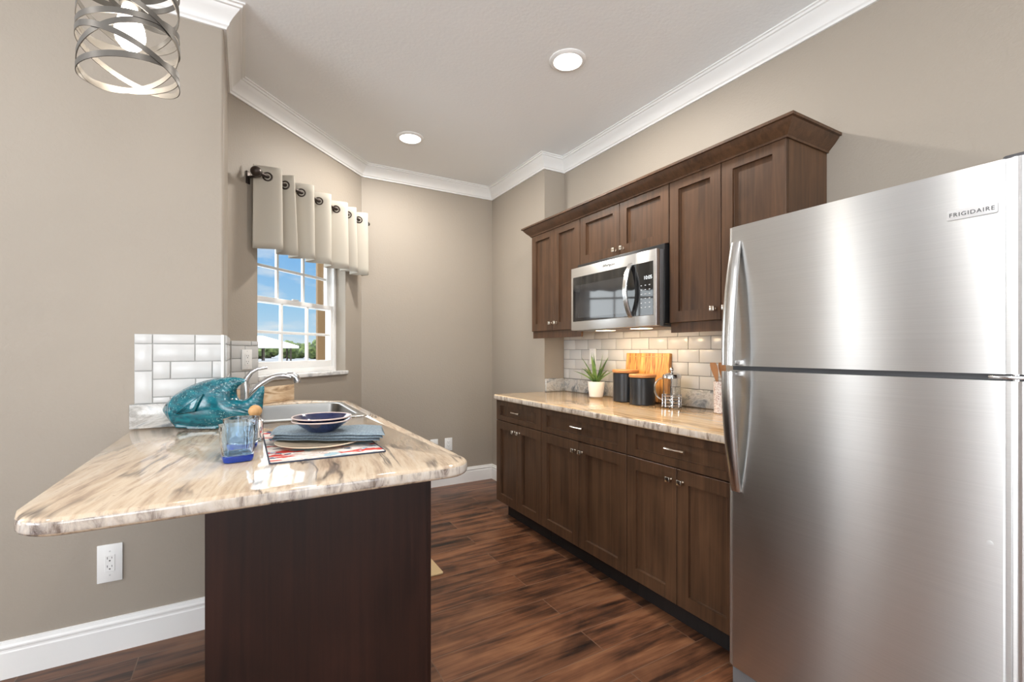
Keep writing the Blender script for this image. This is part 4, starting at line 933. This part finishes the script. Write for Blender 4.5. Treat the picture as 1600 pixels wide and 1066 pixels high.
# ------------------------------------------------------------------ outside the window
struct(MB().prism([(-70, 8), (70, 8), (70, 160), (-70, 160)], -.5, -.4).build('ground', 'concrete', smooth=False))
x, y = 0.92, 6.63; b = MB(); b.box(x-.085, x+.085, y-.085, y+.085, -.4, 3.4, .008); tag(b.build('porch_column', 'stucco'), 'brown stucco porch column outside the right side of the window', 'column')
bh = thing('dock_pavilion', 'distant open pavilion with pale hipped roof seen through the lower left panes', 'pavilion', (0.89, 80.32, -.4))
x, y = 0.55, 80.51; b = MB(); e, pk = 1.95, 3.5; w, d = 6.6, 4.0
b.raw([(x-w, y-d, e), (x+w, y-d, e), (x+w, y+d, e), (x-w, y+d, e), (x-w, y-d, e-.35), (x+w, y-d, e-.35), (x+w, y+d, e-.35), (x-w, y+d, e-.35), (x-w*.45, y, pk), (x+w*.30, y, pk)],
      [(0, 1, 9, 8), (1, 2, 9), (2, 3, 8, 9), (3, 0, 8), (0, 4, 5, 1), (1, 5, 6, 2), (2, 6, 7, 3), (3, 7, 4, 0), (7, 6, 5, 4)]); b.build('roof', 'roof_white', bh, smooth=False)
for sx in (-1, -.33, .33, .93):
    for sy in (-.9, .9): b = MB(); b.box(x+sx*w*.9-.1, x+sx*w*.9+.1, y+sy*d-.1, y+sy*d+.1, -.4, e-.3); b.build('post', 'post_brown', bh, smooth=False)
def tree(x, y, h, w, label):
    th = thing('mangrove_tree', label, 'tree', (x, y, -.4), 0, 'trees beyond the water')
    rnd = random.Random(int(x*100)); b = MB()
    for i in range(26):
        a = rnd.uniform(0, 6.28); rr = w*math.sqrt(rnd.random())*.8; zz_ = -.4+h*(.2+.62*rnd.random()*(1-.5*(rr/w)))
        bb = bmesh.new(); bmesh.ops.create_icosphere(bb, subdivisions=2, radius=rnd.uniform(.16, .26)*h)
        for v in bb.verts: v.co = v.co*(1+rnd.uniform(-.22, .22)); v.co += Vector((x+rr*math.cos(a), y+rr*math.sin(a), zz_))
        b.merge(bb)
    b.build('crown', 'tree', th, weld=False)
    b = MB(); b.tube([(x, y, -.4), (x, y, -.4+h*.4)], .15, 8); b.build('trunk', 'post_brown', th)
tree(1.82, 105.18, 3.4, 1.6, 'leftmost distant tree under the pavilion roof')
tree(5.02, 113.73, 3.9, 1.7, 'distant tree behind the left muntin of the lower sash')
tree(7.43, 101.94, 4.4, 1.6, 'tall distant tree in the middle lower pane')
tree(11.05, 110.24, 4.7, 1.7, 'distant tree behind the right muntin of the lower sash')
tree(12.7, 98.9, 4.0, 1.6, 'distant tree in the right lower pane beside the column')
tree(16.84, 106.9, 4.0, 1.7, 'rightmost distant tree behind the brown column')
fe = thing('railing_fence', 'low white railing in front of the water outside the window', 'fence', (2.44, 28.61, -.4))
(xa, ya), (xb, yb2) = (0.12, 31.11), (4.74, 26.13); n_ = 22; dd = Vector((xb-xa, yb2-ya, 0)); an = math.atan2(dd.y, dd.x); XFe = T_((xa, ya, -.4)) @ Matrix.Rotation(an, 4, 'Z'); ln = dd.length
b = MB(XFe); b.box(0, ln, -.03, .03, .98, 1.06); b.box(0, ln, -.03, .03, .08, .14); b.build('rail', 'fence_white', fe, smooth=False)
for i in range(n_+1): b = MB(XFe); b.box(ln*i/n_-.04, ln*i/n_+.04, -.02, .02, 0, 1.0); b.build('picket', 'fence_white', fe, smooth=False)
